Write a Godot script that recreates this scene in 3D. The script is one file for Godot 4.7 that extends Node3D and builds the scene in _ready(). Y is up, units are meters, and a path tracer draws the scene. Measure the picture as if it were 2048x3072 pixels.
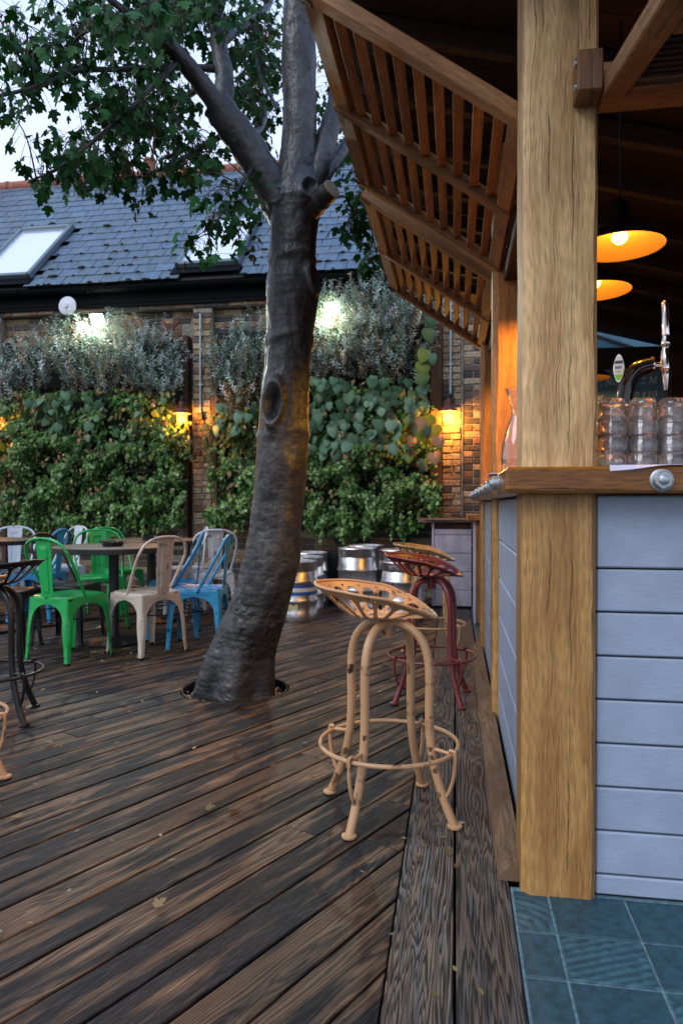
extends Node3D
# A beer garden at dusk: timber bar on the right, sycamore in the deck, planted brick building behind.
# World axes: the bar runs along -z, x is to the right, the camera stands at the origin 1.04 m above the deck.

const YAW := 9.26
const EYE := 1.04
const ROOF_Y := 3.72      # slate roof: eave height and depth, 45 degrees
const ROOF_Z := -7.85
const WALL_Z := -8.0

var rng := RandomNumberGenerator.new()
var taken := {}
var M := {}               # materials
var lut := PackedByteArray()

# ---------------------------------------------------------------- mesh builder
class MB:
	var v := PackedVector3Array()
	var n := PackedVector3Array()
	var uv := PackedVector2Array()
	var c := PackedColorArray()
	var idx := PackedInt32Array()
	var col := Color(1, 1, 1)
	var colored := false

	func vert(p: Vector3, nn: Vector3, t := Vector2.ZERO) -> int:
		v.append(p); n.append(nn); uv.append(t); c.append(col)
		return v.size() - 1

	func tri(a: int, b: int, d: int) -> void:
		idx.append(a); idx.append(b); idx.append(d)

	# flat convex polygon whose front looks towards out
	func poly(pts: Array, out: Vector3, uvs: Array = []) -> void:
		var nn := Vector3.ZERO
		for i in range(1, pts.size() - 1):
			nn += (pts[i + 1] - pts[0]).cross(pts[i] - pts[0])
		if nn.length_squared() < 1e-18:
			return
		var flip: bool = nn.dot(out) < 0.0
		nn = nn.normalized() * (-1.0 if flip else 1.0)
		var b := v.size()
		for i in pts.size():
			vert(pts[i], nn, uvs[i] if uvs.size() else Vector2.ZERO)
		for i in range(1, pts.size() - 1):
			if flip:
				tri(b, b + i + 1, b + i)
			else:
				tri(b, b + i, b + i + 1)

	# chamfered box; grain (u) runs along the long axis
	func box(T: Transform3D, size: Vector3, bev := 0.003, us := Vector2.ONE, uo := Vector2.ZERO, long := -1) -> void:
		var h := size * 0.5
		var L := long
		if L < 0:
			L = size.max_axis_index()
		var b: float = min(bev, min(h.x, min(h.y, h.z)) * 0.6)
		var P := {}
		for sx in [-1, 1]:
			for sy in [-1, 1]:
				for sz in [-1, 1]:
					var s := Vector3(sx, sy, sz)
					for a in 3:
						var q := h - Vector3(b, b, b)
						q[a] = h[a]
						P[Vector4i(sx, sy, sz, a)] = q * s
		for a in 3:
			var o1 := (a + 1) % 3
			var o2 := (a + 2) % 3
			for s in [-1, 1]:
				var pts := []
				for k in [[-1, -1], [1, -1], [1, 1], [-1, 1]]:
					var key := Vector4i.ZERO
					key[a] = s; key[o1] = k[0]; key[o2] = k[1]; key.w = a
					pts.append(P[key])
				_face(T, pts, a, s, L, us, uo)
		if b <= 0.0:
			return
		for a in 3:
			var e := (a + 1) % 3
			var f := (a + 2) % 3
			for s1 in [-1, 1]:
				for s2 in [-1, 1]:
					var pts := []
					for k in [[-1, e], [1, e], [1, f], [-1, f]]:
						var key := Vector4i.ZERO
						key[a] = k[0]; key[e] = s1; key[f] = s2; key.w = k[1]
						pts.append(P[key])
					var out := Vector3.ZERO
					out[e] = s1; out[f] = s2
					_emit(T, pts, out, e if e != L else f, L, us, uo)
		for sx in [-1, 1]:
			for sy in [-1, 1]:
				for sz in [-1, 1]:
					var pts := []
					for a in 3:
						pts.append(P[Vector4i(sx, sy, sz, a)])
					_emit(T, pts, Vector3(sx, sy, sz), 0 if L != 0 else 1, L, us, uo)

	func _face(T: Transform3D, pts: Array, a: int, s: int, L: int, us: Vector2, uo: Vector2) -> void:
		var out := Vector3.ZERO
		out[a] = s
		_emit(T, pts, out, a, L, us, uo)

	func _emit(T: Transform3D, pts: Array, out: Vector3, a: int, L: int, us: Vector2, uo: Vector2) -> void:
		var uvs := []
		var w := []
		var rest := 3 - a - L if a != L else -1
		for p in pts:
			if a == L:
				uvs.append(Vector2(p[(L + 1) % 3], p[(L + 2) % 3]) * us * 0.3 + uo)
			else:
				uvs.append(Vector2(p[L], p[rest]) * us + uo)
			w.append(T * p)
		poly(w, T.basis * out, uvs)

	# round bar along a path
	func tube(path: Array, rad, sides := 10, vs := 1.0, cap := true, closed := false) -> void:
		var m := path.size()
		var up := Vector3.UP
		var first := v.size()
		var t0: Vector3 = (path[1] - path[0]).normalized()
		if abs(t0.dot(up)) > 0.9:
			up = Vector3.RIGHT
		var side := t0.cross(up).normalized()
		var run := 0.0
		for i in m:
			var t: Vector3
			if closed:
				t = (path[(i + 1) % m] - path[(i - 1 + m) % m]).normalized()
			elif i == 0:
				t = t0
			elif i == m - 1:
				t = (path[i] - path[i - 1]).normalized()
			else:
				t = (path[i + 1] - path[i - 1]).normalized()
			side = (side - t * side.dot(t)).normalized()
			var up2 := side.cross(t)
			if i > 0:
				run += (path[i] - path[i - 1]).length()
			var r: float = rad[i] if rad is Array or rad is PackedFloat32Array else rad
			for k in sides + 1:
				var an := TAU * k / sides
				var dirv := side * cos(an) + up2 * sin(an)
				vert(path[i] + dirv * r, dirv, Vector2(float(k) / sides, run * vs))
		var rows := m if closed else m - 1
		for i in rows:
			var a := first + i * (sides + 1)
			var b := first + ((i + 1) % m) * (sides + 1)
			for k in sides:
				tri(a + k, a + k + 1, b + k)
				tri(a + k + 1, b + k + 1, b + k)
		if cap and not closed:
			for e in [0, m - 1]:
				var pts := []
				for k in sides:
					pts.append(v[first + e * (sides + 1) + k])
				poly(pts, (path[0] - path[1]) if e == 0 else (path[m - 1] - path[m - 2]))

	# surface of revolution round y; profile of (radius, height), outside on the right when going up
	func lathe(T: Transform3D, prof: Array, segs := 28, sharp := 0.75) -> void:
		var m := prof.size()
		var sn := []
		for i in m - 1:
			var d: Vector2 = prof[i + 1] - prof[i]
			sn.append(Vector2(d.y, -d.x).normalized())
		for i in m - 1:
			var na: Vector2 = sn[i]
			var nb: Vector2 = sn[i]
			if i > 0 and sn[i - 1].dot(sn[i]) > sharp:
				na = (sn[i - 1] + sn[i]).normalized()
			if i < m - 2 and sn[i + 1].dot(sn[i]) > sharp:
				nb = (sn[i + 1] + sn[i]).normalized()
			var first := v.size()
			for k in segs + 1:
				var an := TAU * k / segs
				var ca := cos(an)
				var sa := sin(an)
				vert(T * Vector3(prof[i].x * ca, prof[i].y, prof[i].x * sa), T.basis * Vector3(na.x * ca, na.y, na.x * sa), Vector2(float(k) / segs, prof[i].y))
				vert(T * Vector3(prof[i + 1].x * ca, prof[i + 1].y, prof[i + 1].x * sa), T.basis * Vector3(nb.x * ca, nb.y, nb.x * sa), Vector2(float(k) / segs, prof[i + 1].y))
			for k in segs:
				var q := first + k * 2
				tri(q, q + 2, q + 1)
				tri(q + 1, q + 2, q + 3)

	# flat outline in x-z raised from y0 to y1 with a chamfer round the top
	func prism(poly2: PackedVector2Array, y0: float, y1: float, bev: float, uvf: Callable) -> void:
		var m := poly2.size()
		var ccw := not Geometry2D.is_polygon_clockwise(poly2)
		var ins := PackedVector2Array()
		for i in m:
			var a := (poly2[i] - poly2[(i - 1 + m) % m]).normalized()
			var b := (poly2[(i + 1) % m] - poly2[i]).normalized()
			var na := Vector2(-a.y, a.x) * (1.0 if ccw else -1.0)
			var nb := Vector2(-b.y, b.x) * (1.0 if ccw else -1.0)
			var mid := (na + nb)
			mid = mid / max(0.35, mid.length_squared()) * 2.0
			# is_polygon_clockwise uses y down: test which way is inside
			ins.append(poly2[i] + mid * bev)
		if abs(area(ins)) > abs(area(poly2)):
			for i in m:
				ins[i] = poly2[i] * 2.0 - ins[i]
		var tris := Geometry2D.triangulate_polygon(ins)
		var base := v.size()
		for p in ins:
			vert(Vector3(p.x, y1, p.y), Vector3.UP, uvf.call(p))
		for i in range(0, tris.size(), 3):
			var a := ins[tris[i]]
			var b := ins[tris[i + 1]]
			var d := ins[tris[i + 2]]
			if (b - a).cross(d - a) > 0.0:
				tri(base + tris[i], base + tris[i + 1], base + tris[i + 2])
			else:
				tri(base + tris[i], base + tris[i + 2], base + tris[i + 1])
		var cen := Vector2.ZERO
		for p in poly2:
			cen += p / m
		for i in m:
			var j := (i + 1) % m
			var e := poly2[j] - poly2[i]
			var o := Vector2(e.y, -e.x)
			if o.dot(poly2[i] - ins[i] + poly2[j] - ins[j]) < 0.0:
				o = -o
			var out := Vector3(o.x, 0, o.y).normalized()
			var t0: Vector2 = uvf.call(poly2[i])
			var t1: Vector2 = uvf.call(poly2[j])
			poly([Vector3(ins[i].x, y1, ins[i].y), Vector3(ins[j].x, y1, ins[j].y), Vector3(poly2[j].x, y1 - bev, poly2[j].y), Vector3(poly2[i].x, y1 - bev, poly2[i].y)], out + Vector3.UP, [t0, t1, t1, t0])
			poly([Vector3(poly2[i].x, y1 - bev, poly2[i].y), Vector3(poly2[j].x, y1 - bev, poly2[j].y), Vector3(poly2[j].x, y0, poly2[j].y), Vector3(poly2[i].x, y0, poly2[i].y)], out, [t0, t1, t1 + Vector2(0, 0.02), t0 + Vector2(0, 0.02)])

	static func area(p: PackedVector2Array) -> float:
		var s := 0.0
		for i in p.size():
			s += p[i].cross(p[(i + 1) % p.size()])
		return s * 0.5

	# a leaf: fan over an outline in its own x-y plane, folded along the midrib and bent
	func leaf(T: Transform3D, outline: PackedVector2Array, size: float, fold: float, bend: float) -> void:
		var m := outline.size()
		var pts := PackedVector3Array()
		for o in outline:
			pts.append(T * (Vector3(o.x, o.y, -abs(o.x) * fold - o.y * o.y * bend) * size))
		var ce := T * (Vector3(0, 0.42, -0.1764 * bend) * size)
		var b := v.size()
		vert(ce, T.basis.z, Vector2(0.5, 0.5))
		for i in m:
			var nx := Vector3(sign(outline[i].x) * fold, outline[i].y * 2.0 * bend, 1.0).normalized()
			vert(pts[i], T.basis * nx, outline[i])
		for i in m:
			tri(b, b + 1 + (i + 1) % m, b + 1 + i)

	func mesh() -> ArrayMesh:
		var arr := []
		arr.resize(Mesh.ARRAY_MAX)
		arr[Mesh.ARRAY_VERTEX] = v
		arr[Mesh.ARRAY_NORMAL] = n
		arr[Mesh.ARRAY_TEX_UV] = uv
		if colored:
			arr[Mesh.ARRAY_COLOR] = c
		arr[Mesh.ARRAY_INDEX] = idx
		var am := ArrayMesh.new()
		am.add_surface_from_arrays(Mesh.PRIMITIVE_TRIANGLES, arr)
		return am

# ---------------------------------------------------------------- node helpers
func numbered(called: String) -> String:
	var k: int = taken.get(called, 0)
	taken[called] = k + 1
	return called if k == 0 else "%s_%03d" % [called, k]

func thing(called: String, label: String, category: String, where := Vector3.ZERO, turn := 0.0, group := "") -> Node3D:
	var o := Node3D.new()
	o.name = numbered(called)
	o.position = where
	o.rotation_degrees.y = turn
	add_child(o)
	tag(o, label, category, group)
	return o

func tag(o: Node, label: String, category: String, group := "") -> void:
	o.set_meta("label", label)
	o.set_meta("category", category)
	if group:
		o.set_meta("group", group)

func structure(called: String) -> Node3D:
	var o := Node3D.new()
	o.name = numbered(called)
	add_child(o)
	o.set_meta("kind", "structure")
	return o

func holder(called: String, parent: Node3D) -> Node3D:
	var o := Node3D.new()
	o.name = called
	parent.add_child(o, true)
	return o

func put(mesh: Mesh, called: String, mat: Material, parent: Node3D, T := Transform3D()) -> MeshInstance3D:
	var o := MeshInstance3D.new()
	o.name = called
	o.mesh = mesh
	o.material_override = mat
	o.transform = T
	parent.add_child(o, true)
	return o

func stuff(o: Node) -> Node:
	o.set_meta("kind", "stuff")
	return o

func boxed(called: String, parent: Node3D, centre: Vector3, size: Vector3, mat: Material, bev := 0.004, rot := Basis(), long := -1) -> MeshInstance3D:
	var b := MB.new()
	b.box(Transform3D(rot, Vector3.ZERO), size, bev, Vector2(0.38, 0.9), Vector2(rng.randf(), rng.randf()), long)
	return put(b.mesh(), called, mat, parent, Transform3D(Basis(), centre))

func span(called: String, parent: Node3D, lo: Vector3, hi: Vector3, mat: Material, bev := 0.004, long := -1) -> MeshInstance3D:
	return boxed(called, parent, (lo + hi) * 0.5, (hi - lo).abs(), mat, bev, Basis(), long)

func at(u: float, v: float, d: float) -> Vector3:
	# a point d metres ahead of the eye on a bearing and elevation read off the photograph
	var a := deg_to_rad(YAW)
	var r := (u - 784.0) / 1600.0 * d
	return Vector3(-d * sin(a) + r * cos(a), EYE + (1160.0 - v) / 1600.0 * d, -d * cos(a) - r * sin(a))

func smooth_path(pts: Array, steps: int) -> Array:
	var out := []
	var m := pts.size()
	for i in m - 1:
		var p0: Vector3 = pts[max(i - 1, 0)]
		var p1: Vector3 = pts[i]
		var p2: Vector3 = pts[i + 1]
		var p3: Vector3 = pts[min(i + 2, m - 1)]
		for k in steps:
			var t := float(k) / steps
			out.append(0.5 * ((2.0 * p1) + (p2 - p0) * t + (2.0 * p0 - 5.0 * p1 + 4.0 * p2 - p3) * t * t + (3.0 * p1 - p0 - 3.0 * p2 + p3) * t * t * t))
	out.append(pts[m - 1])
	return out

func smooth_vals(vals: Array, steps: int) -> Array:
	var out := []
	for i in vals.size() - 1:
		for k in steps:
			out.append(lerpf(vals[i], vals[i + 1], float(k) / steps))
	out.append(vals[vals.size() - 1])
	return out

func lin(r: float, g: float, b: float) -> Color:
	return Color(r, g, b).linear_to_srgb()

# ---------------------------------------------------------------- textures
func noise_bytes(w: int, h: int, sd: int, freq: float, sx := 1, sy := 1, octaves := 4, kind := FastNoiseLite.TYPE_SIMPLEX_SMOOTH) -> PackedByteArray:
	var f := FastNoiseLite.new()
	f.seed = sd
	f.noise_type = kind
	f.frequency = freq
	f.fractal_octaves = octaves
	var im := f.get_seamless_image(maxi(8, w / sx), maxi(8, h / sy))
	if sx > 1 or sy > 1:
		im.resize(w, h, Image.INTERPOLATE_CUBIC)
	im.convert(Image.FORMAT_L8)
	return im.get_data()

func to_byte(x: float) -> int:
	return lut[clampi(int(x * 2047.0), 0, 2047)]

func rgb_tex(w: int, h: int, data: PackedByteArray) -> ImageTexture:
	return ImageTexture.create_from_image(Image.create_from_data(w, h, false, Image.FORMAT_RGB8, data))

func grey_tex(w: int, h: int, data: PackedByteArray) -> ImageTexture:
	return ImageTexture.create_from_image(Image.create_from_data(w, h, false, Image.FORMAT_L8, data))

# strips of flat-sawn timber, one above the other; colours are linear base colours
func wood_maps(sd: int, W: int, H: int, strips: int, rings: float, dark: Color, light: Color, worn: Color, contrast: float, wear: float, splits: int, knots := 3, fibre := 0.5, saw := 0.0) -> Array:
	var r := RandomNumberGenerator.new()
	r.seed = sd
	var n_warp := noise_bytes(W, H, sd + 1, 0.02, 6, 1, 3)
	var n_fib := noise_bytes(W, H, sd + 2, 0.34, 9, 1, 2)
	var n_blot := noise_bytes(W, H, sd + 3, 0.016, 4, 1, 5)
	var n_fine := noise_bytes(W, H, sd + 4, 0.12, 3, 1, 3)
	var gap := PackedByteArray()
	gap.resize(W * H)
	for k in splits * strips:
		# a drying split: a thin wandering line along the grain, tapering out at both ends
		var y := r.randf() * H
		var x0 := r.randi_range(0, W - 1)
		var ln := r.randi_range(W / 22, W / 5)
		for x in ln:
			y += r.randf_range(-0.22, 0.22)
			var f := float(x) / ln
			var deep := int(255.0 * minf(1.0, 5.0 * minf(f, 1.0 - f)) * r.randf_range(0.55, 1.0))
			var yy := posmod(int(y), H)
			var i := yy * W + (x0 + x) % W
			gap[i] = maxi(gap[i], deep)
			if f > 0.15 and f < 0.8 and k % 2 == 0:
				i = posmod(yy + 1, H) * W + (x0 + x) % W
				gap[i] = maxi(gap[i], deep)
	var rgh := PackedByteArray()
	rgh.resize(W * H)
	var alb := PackedByteArray()
	alb.resize(W * H * 3)
	var hgt := PackedByteArray()
	hgt.resize(W * H)
	var sh := H / strips
	for s in strips:
		var c := r.randf_range(0.2, 0.8)
		var h0 := r.randf_range(-0.12, 0.30)
		var h1 := r.randf_range(0.10, 0.32)
		var ph := r.randf() * TAU
		var fr := rings * 2.0 * r.randf_range(0.75, 1.3)
		var tone := r.randf_range(0.75, 1.3)
		var warm := r.randf_range(-0.15, 0.15)
		var kn := []
		for k in r.randi_range(1, knots):
			kn.append(Vector3(r.randf_range(0.05, 0.95), r.randf_range(0.1, 0.9), r.randf_range(0.5, 1.0)))
		for yy in sh:
			var y := s * sh + yy
			var vv := float(yy) / sh
			var dv2 := (vv - c) * (vv - c)
			for x in W:
				var i := y * W + x
				var u := float(x) / W
				var hh := h0 + h1 * sin(TAU * u + ph) + (n_warp[i] - 128) * 0.0011
				var q := sqrt(dv2 + hh * hh) * fr
				var kd := 0.0
				for k: Vector3 in kn:
					var du := (u - k.x) * 22.0
					var dk := (vv - k.y) * 4.2
					var e := du * du + dk * dk
					if e < 9.0:
						q += k.z * 2.2 * exp(-e)
						kd = maxf(kd, exp(-e * 5.0) * k.z)
				var fib := n_fib[i] / 255.0
				q += fib * 0.7 * fibre
				var t := q - floorf(q)
				var ring := smoothstep(0.22, 0.72, t) * (1.0 if t < 0.87 else (1.0 - t) / 0.13)
				var blot := clampf((n_blot[i] / 255.0 - 0.5 + warm) * 3.6 + 0.5, 0.0, 1.0)
				var fine := n_fine[i] / 255.0
				var w := clampf(blot * wear + (fine - 0.5) * 0.35, 0.0, 1.0)
				var k2 := (1.0 - contrast * ring) * (1.0 - fibre * 0.56 + fibre * fib) * tone * (1.0 - 0.75 * kd)
				if saw > 0.0:
					var sw := (u * 46.0 + vv * 3.0 + n_warp[i] * 0.01)
					k2 *= 1.0 - saw * (0.5 + 0.5 * sin(sw * TAU)) * clampf((n_blot[i] / 255.0 - 0.35) * 3.0, 0.0, 1.0)
				var crack := gap[i] / 255.0
				if fib < 0.34:
					k2 *= 1.0 - fibre * (0.34 - fib) * 3.2
				k2 *= 1.0 - 0.82 * crack
				var lr := lerpf(dark.r, light.r, w)
				var lg := lerpf(dark.g, light.g, w)
				var lb := lerpf(dark.b, light.b, w)
				var g2 := clampf((fib - 0.55) * 2.0, 0.0, 1.0) * (1.0 - blot) * wear
				alb[i * 3] = to_byte(lerpf(lr, worn.r, g2) * k2)
				alb[i * 3 + 1] = to_byte(lerpf(lg, worn.g, g2) * k2)
				alb[i * 3 + 2] = to_byte(lerpf(lb, worn.b, g2) * k2)
				hgt[i] = clampi(int(110.0 + 70.0 * ring * contrast + 60.0 * (fib - 0.5) - 90.0 * crack - 30.0 * kd), 0, 255)
				rgh[i] = clampi(int(255.0 * (0.24 + 0.30 * fine + 0.18 * fib + 0.12 * (1.0 - blot))), 0, 255)
	return [rgb_tex(W, H, alb), grey_tex(W, H, hgt), grey_tex(W, H, rgh)]

func grunge_map(sd: int, size: int, freq: float, lo: float, hi: float, octaves := 5) -> ImageTexture:
	var b := noise_bytes(size, size, sd, freq, 1, 1, octaves)
	var out := PackedByteArray()
	out.resize(size * size * 3)
	for i in b.size():
		var k := to_byte(lerpf(lo, hi, smoothstep(0.15, 0.85, b[i] / 255.0)))
		out[i * 3] = k
		out[i * 3 + 1] = k
		out[i * 3 + 2] = k
	return rgb_tex(size, size, out)

# paint chipped through to dark metal; white elsewhere so that it takes the paint's colour
func chip_map(sd: int, cut: float) -> ImageTexture:
	var size := 512
	var a := noise_bytes(size, size, sd, 0.013, 1, 1, 5)
	var b := noise_bytes(size, size, sd + 1, 0.008, 1, 1, 3)
	var out := PackedByteArray()
	out.resize(size * size * 3)
	for i in a.size():
		var e := clampf((a[i] / 255.0 * 0.7 + b[i] / 255.0 * 0.3 - cut) * 22.0, 0.0, 1.0)
		var k := 0.86 + 0.14 * (b[i] / 255.0)
		out[i * 3] = to_byte(lerpf(k, 0.05, e))
		out[i * 3 + 1] = to_byte(lerpf(k, 0.03, e))
		out[i * 3 + 2] = to_byte(lerpf(k, 0.035, e))
	return rgb_tex(size, size, out)

# gloss paint with brush drag, scuffs and grime spots
func paint_map() -> ImageTexture:
	var S := 1024
	var drag := noise_bytes(S, S, 131, 0.22, 14, 1, 2)
	var cloud := noise_bytes(S, S, 132, 0.006, 1, 1, 5)
	var out := PackedByteArray()
	out.resize(S * S)
	for i in S * S:
		out[i] = clampi(int(255.0 * (0.86 + 0.07 * (drag[i] / 255.0) + 0.10 * (cloud[i] / 255.0 - 0.3))), 0, 255)
	var r := RandomNumberGenerator.new()
	r.seed = 133
	for k in 170:
		var p := Vector2(r.randf(), r.randf()) * S
		var a := r.randfn(0.0, 0.5) + (PI / 2 if r.randf() < 0.3 else 0.0)
		var dark := r.randf_range(0.86, 0.97)
		for t in r.randi_range(4, 46):
			p += Vector2(cos(a), sin(a))
			a += r.randf_range(-0.05, 0.05)
			var i := posmod(int(p.y), S) * S + posmod(int(p.x), S)
			out[i] = int(out[i] * dark)
	for k in 500:
		var i := r.randi_range(0, S * S - 1)
		var dark := r.randf_range(0.5, 0.85)
		out[i] = int(out[i] * dark)
		out[(i + 1) % (S * S)] = int(out[(i + 1) % (S * S)] * dark)
	var rgb := PackedByteArray()
	rgb.resize(S * S * 3)
	for i in S * S:
		var v := out[i]
		rgb[i * 3] = v
		rgb[i * 3 + 1] = v
		rgb[i * 3 + 2] = v
	return rgb_tex(S, S, rgb)

func bark_maps() -> Array:
	var W := 512
	var H := 1024
	var n_w := noise_bytes(W, H, 51, 0.05, 5, 1, 4)        # wrinkles across the stem
	var n_b := noise_bytes(W, H, 52, 0.008, 2, 1, 4)       # patches
	var n_s := noise_bytes(W, H, 53, 0.11, 1, 1, 2)        # pale lenticels
	var n_c := noise_bytes(W, H, 54, 0.03, 1, 5, 3)        # cracks along the stem
	var n_p := noise_bytes(W, H, 55, 0.012, 1, 1, 4)
	var alb := PackedByteArray()
	alb.resize(W * H * 3)
	var hgt := PackedByteArray()
	hgt.resize(W * H)
	for y in H:
		for x in W:
			var i := y * W + x
			var w := n_w[i] / 255.0
			var p := n_b[i] / 255.0
			var s := clampf((n_s[i] / 255.0 - 0.76) * 9.0, 0.0, 1.0)
			var cr := clampf((0.045 - absf(n_c[i] / 255.0 - 0.5)) * 34.0, 0.0, 1.0) * clampf((n_p[i] / 255.0 - 0.52) * 7.0, 0.0, 1.0)
			var k := (0.58 + 0.42 * smoothstep(0.25, 0.75, w)) * (1.0 - 0.4 * cr)
			var t := smoothstep(0.35, 0.7, p)
			alb[i * 3] = to_byte((lerpf(0.030, 0.066, t) + 0.09 * s) * k)
			alb[i * 3 + 1] = to_byte((lerpf(0.028, 0.063, t) + 0.09 * s) * k)
			alb[i * 3 + 2] = to_byte((lerpf(0.026, 0.060, t) + 0.085 * s) * k)
			hgt[i] = clampi(int(120.0 + 110.0 * (w - 0.5) + 40.0 * (n_p[i] / 255.0 - 0.5) + 30.0 * s - 50.0 * cr), 0, 255)
	return [rgb_tex(W, H, alb), grey_tex(W, H, hgt)]

# printed cement tile: 0 rings, 1 slanting stripes, 2 plain
func tile_map(kind: int) -> ImageTexture:
	var S := 256
	var n1 := noise_bytes(S, S, 70 + kind, 0.02, 1, 1, 5)
	var n2 := noise_bytes(S, S, 80 + kind, 0.15, 1, 1, 3)
	var out := PackedByteArray()
	out.resize(S * S * 3)
	for y in S:
		for x in S:
			var i := y * S + x
			var u := float(x) / S
			var v := float(y) / S
			var m := 0.0
			if kind == 0:
				var d := Vector2(u, v - 0.15).length() * 7.0 + (n1[i] - 128) * 0.002
				m = smoothstep(0.35, 0.65, absf(d - floorf(d) - 0.5) * 2.0) * (1.0 if d < 5.0 else 0.0)
			elif kind == 1:
				var d := (u * 0.45 + v) * 8.0 + (n1[i] - 128) * 0.0012
				m = smoothstep(0.3, 0.7, absf(d - floorf(d) - 0.5) * 2.0)
			var k := (0.55 + 0.65 * n1[i] / 255.0) * (0.8 + 0.4 * n2[i] / 255.0)
			out[i * 3] = to_byte(lerpf(0.020, 0.042, m) * k)
			out[i * 3 + 1] = to_byte(lerpf(0.066, 0.110, m) * k)
			out[i * 3 + 2] = to_byte(lerpf(0.090, 0.140, m) * k)
	return rgb_tex(S, S, out)

# ---------------------------------------------------------------- materials
func mat(called: String, color: Color, rough := 0.6, metal := 0.0) -> StandardMaterial3D:
	var m := StandardMaterial3D.new()
	m.resource_name = called
	m.albedo_color = color
	m.roughness = rough
	m.metallic = metal
	M[called] = m
	return m

func wooden(called: String, maps: Array, tint: Color, rough: float, relief: float) -> StandardMaterial3D:
	var m := mat(called, tint, rough)
	m.albedo_texture = maps[0]
	m.heightmap_enabled = true
	m.heightmap_texture = maps[1]
	m.heightmap_scale = relief
	return m

func grain(m: StandardMaterial3D, tex: Texture2D, scale: float, relief := 0.0, htex: Texture2D = null) -> StandardMaterial3D:
	m.albedo_texture = tex
	m.uv1_triplanar = true
	m.uv1_world_triplanar = true
	m.uv1_scale = Vector3.ONE * scale
	if relief > 0.0:
		m.heightmap_enabled = true
		m.heightmap_texture = htex if htex else tex
		m.heightmap_scale = relief
	return m

func leafy(called: String, rough: float, back: Color) -> StandardMaterial3D:
	var m := mat(called, Color.WHITE, rough)
	m.vertex_color_use_as_albedo = true
	m.metallic_specular = 0.3
	m.backlight_enabled = true
	m.backlight = back
	m.cull_mode = BaseMaterial3D.CULL_DISABLED
	return m

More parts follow.
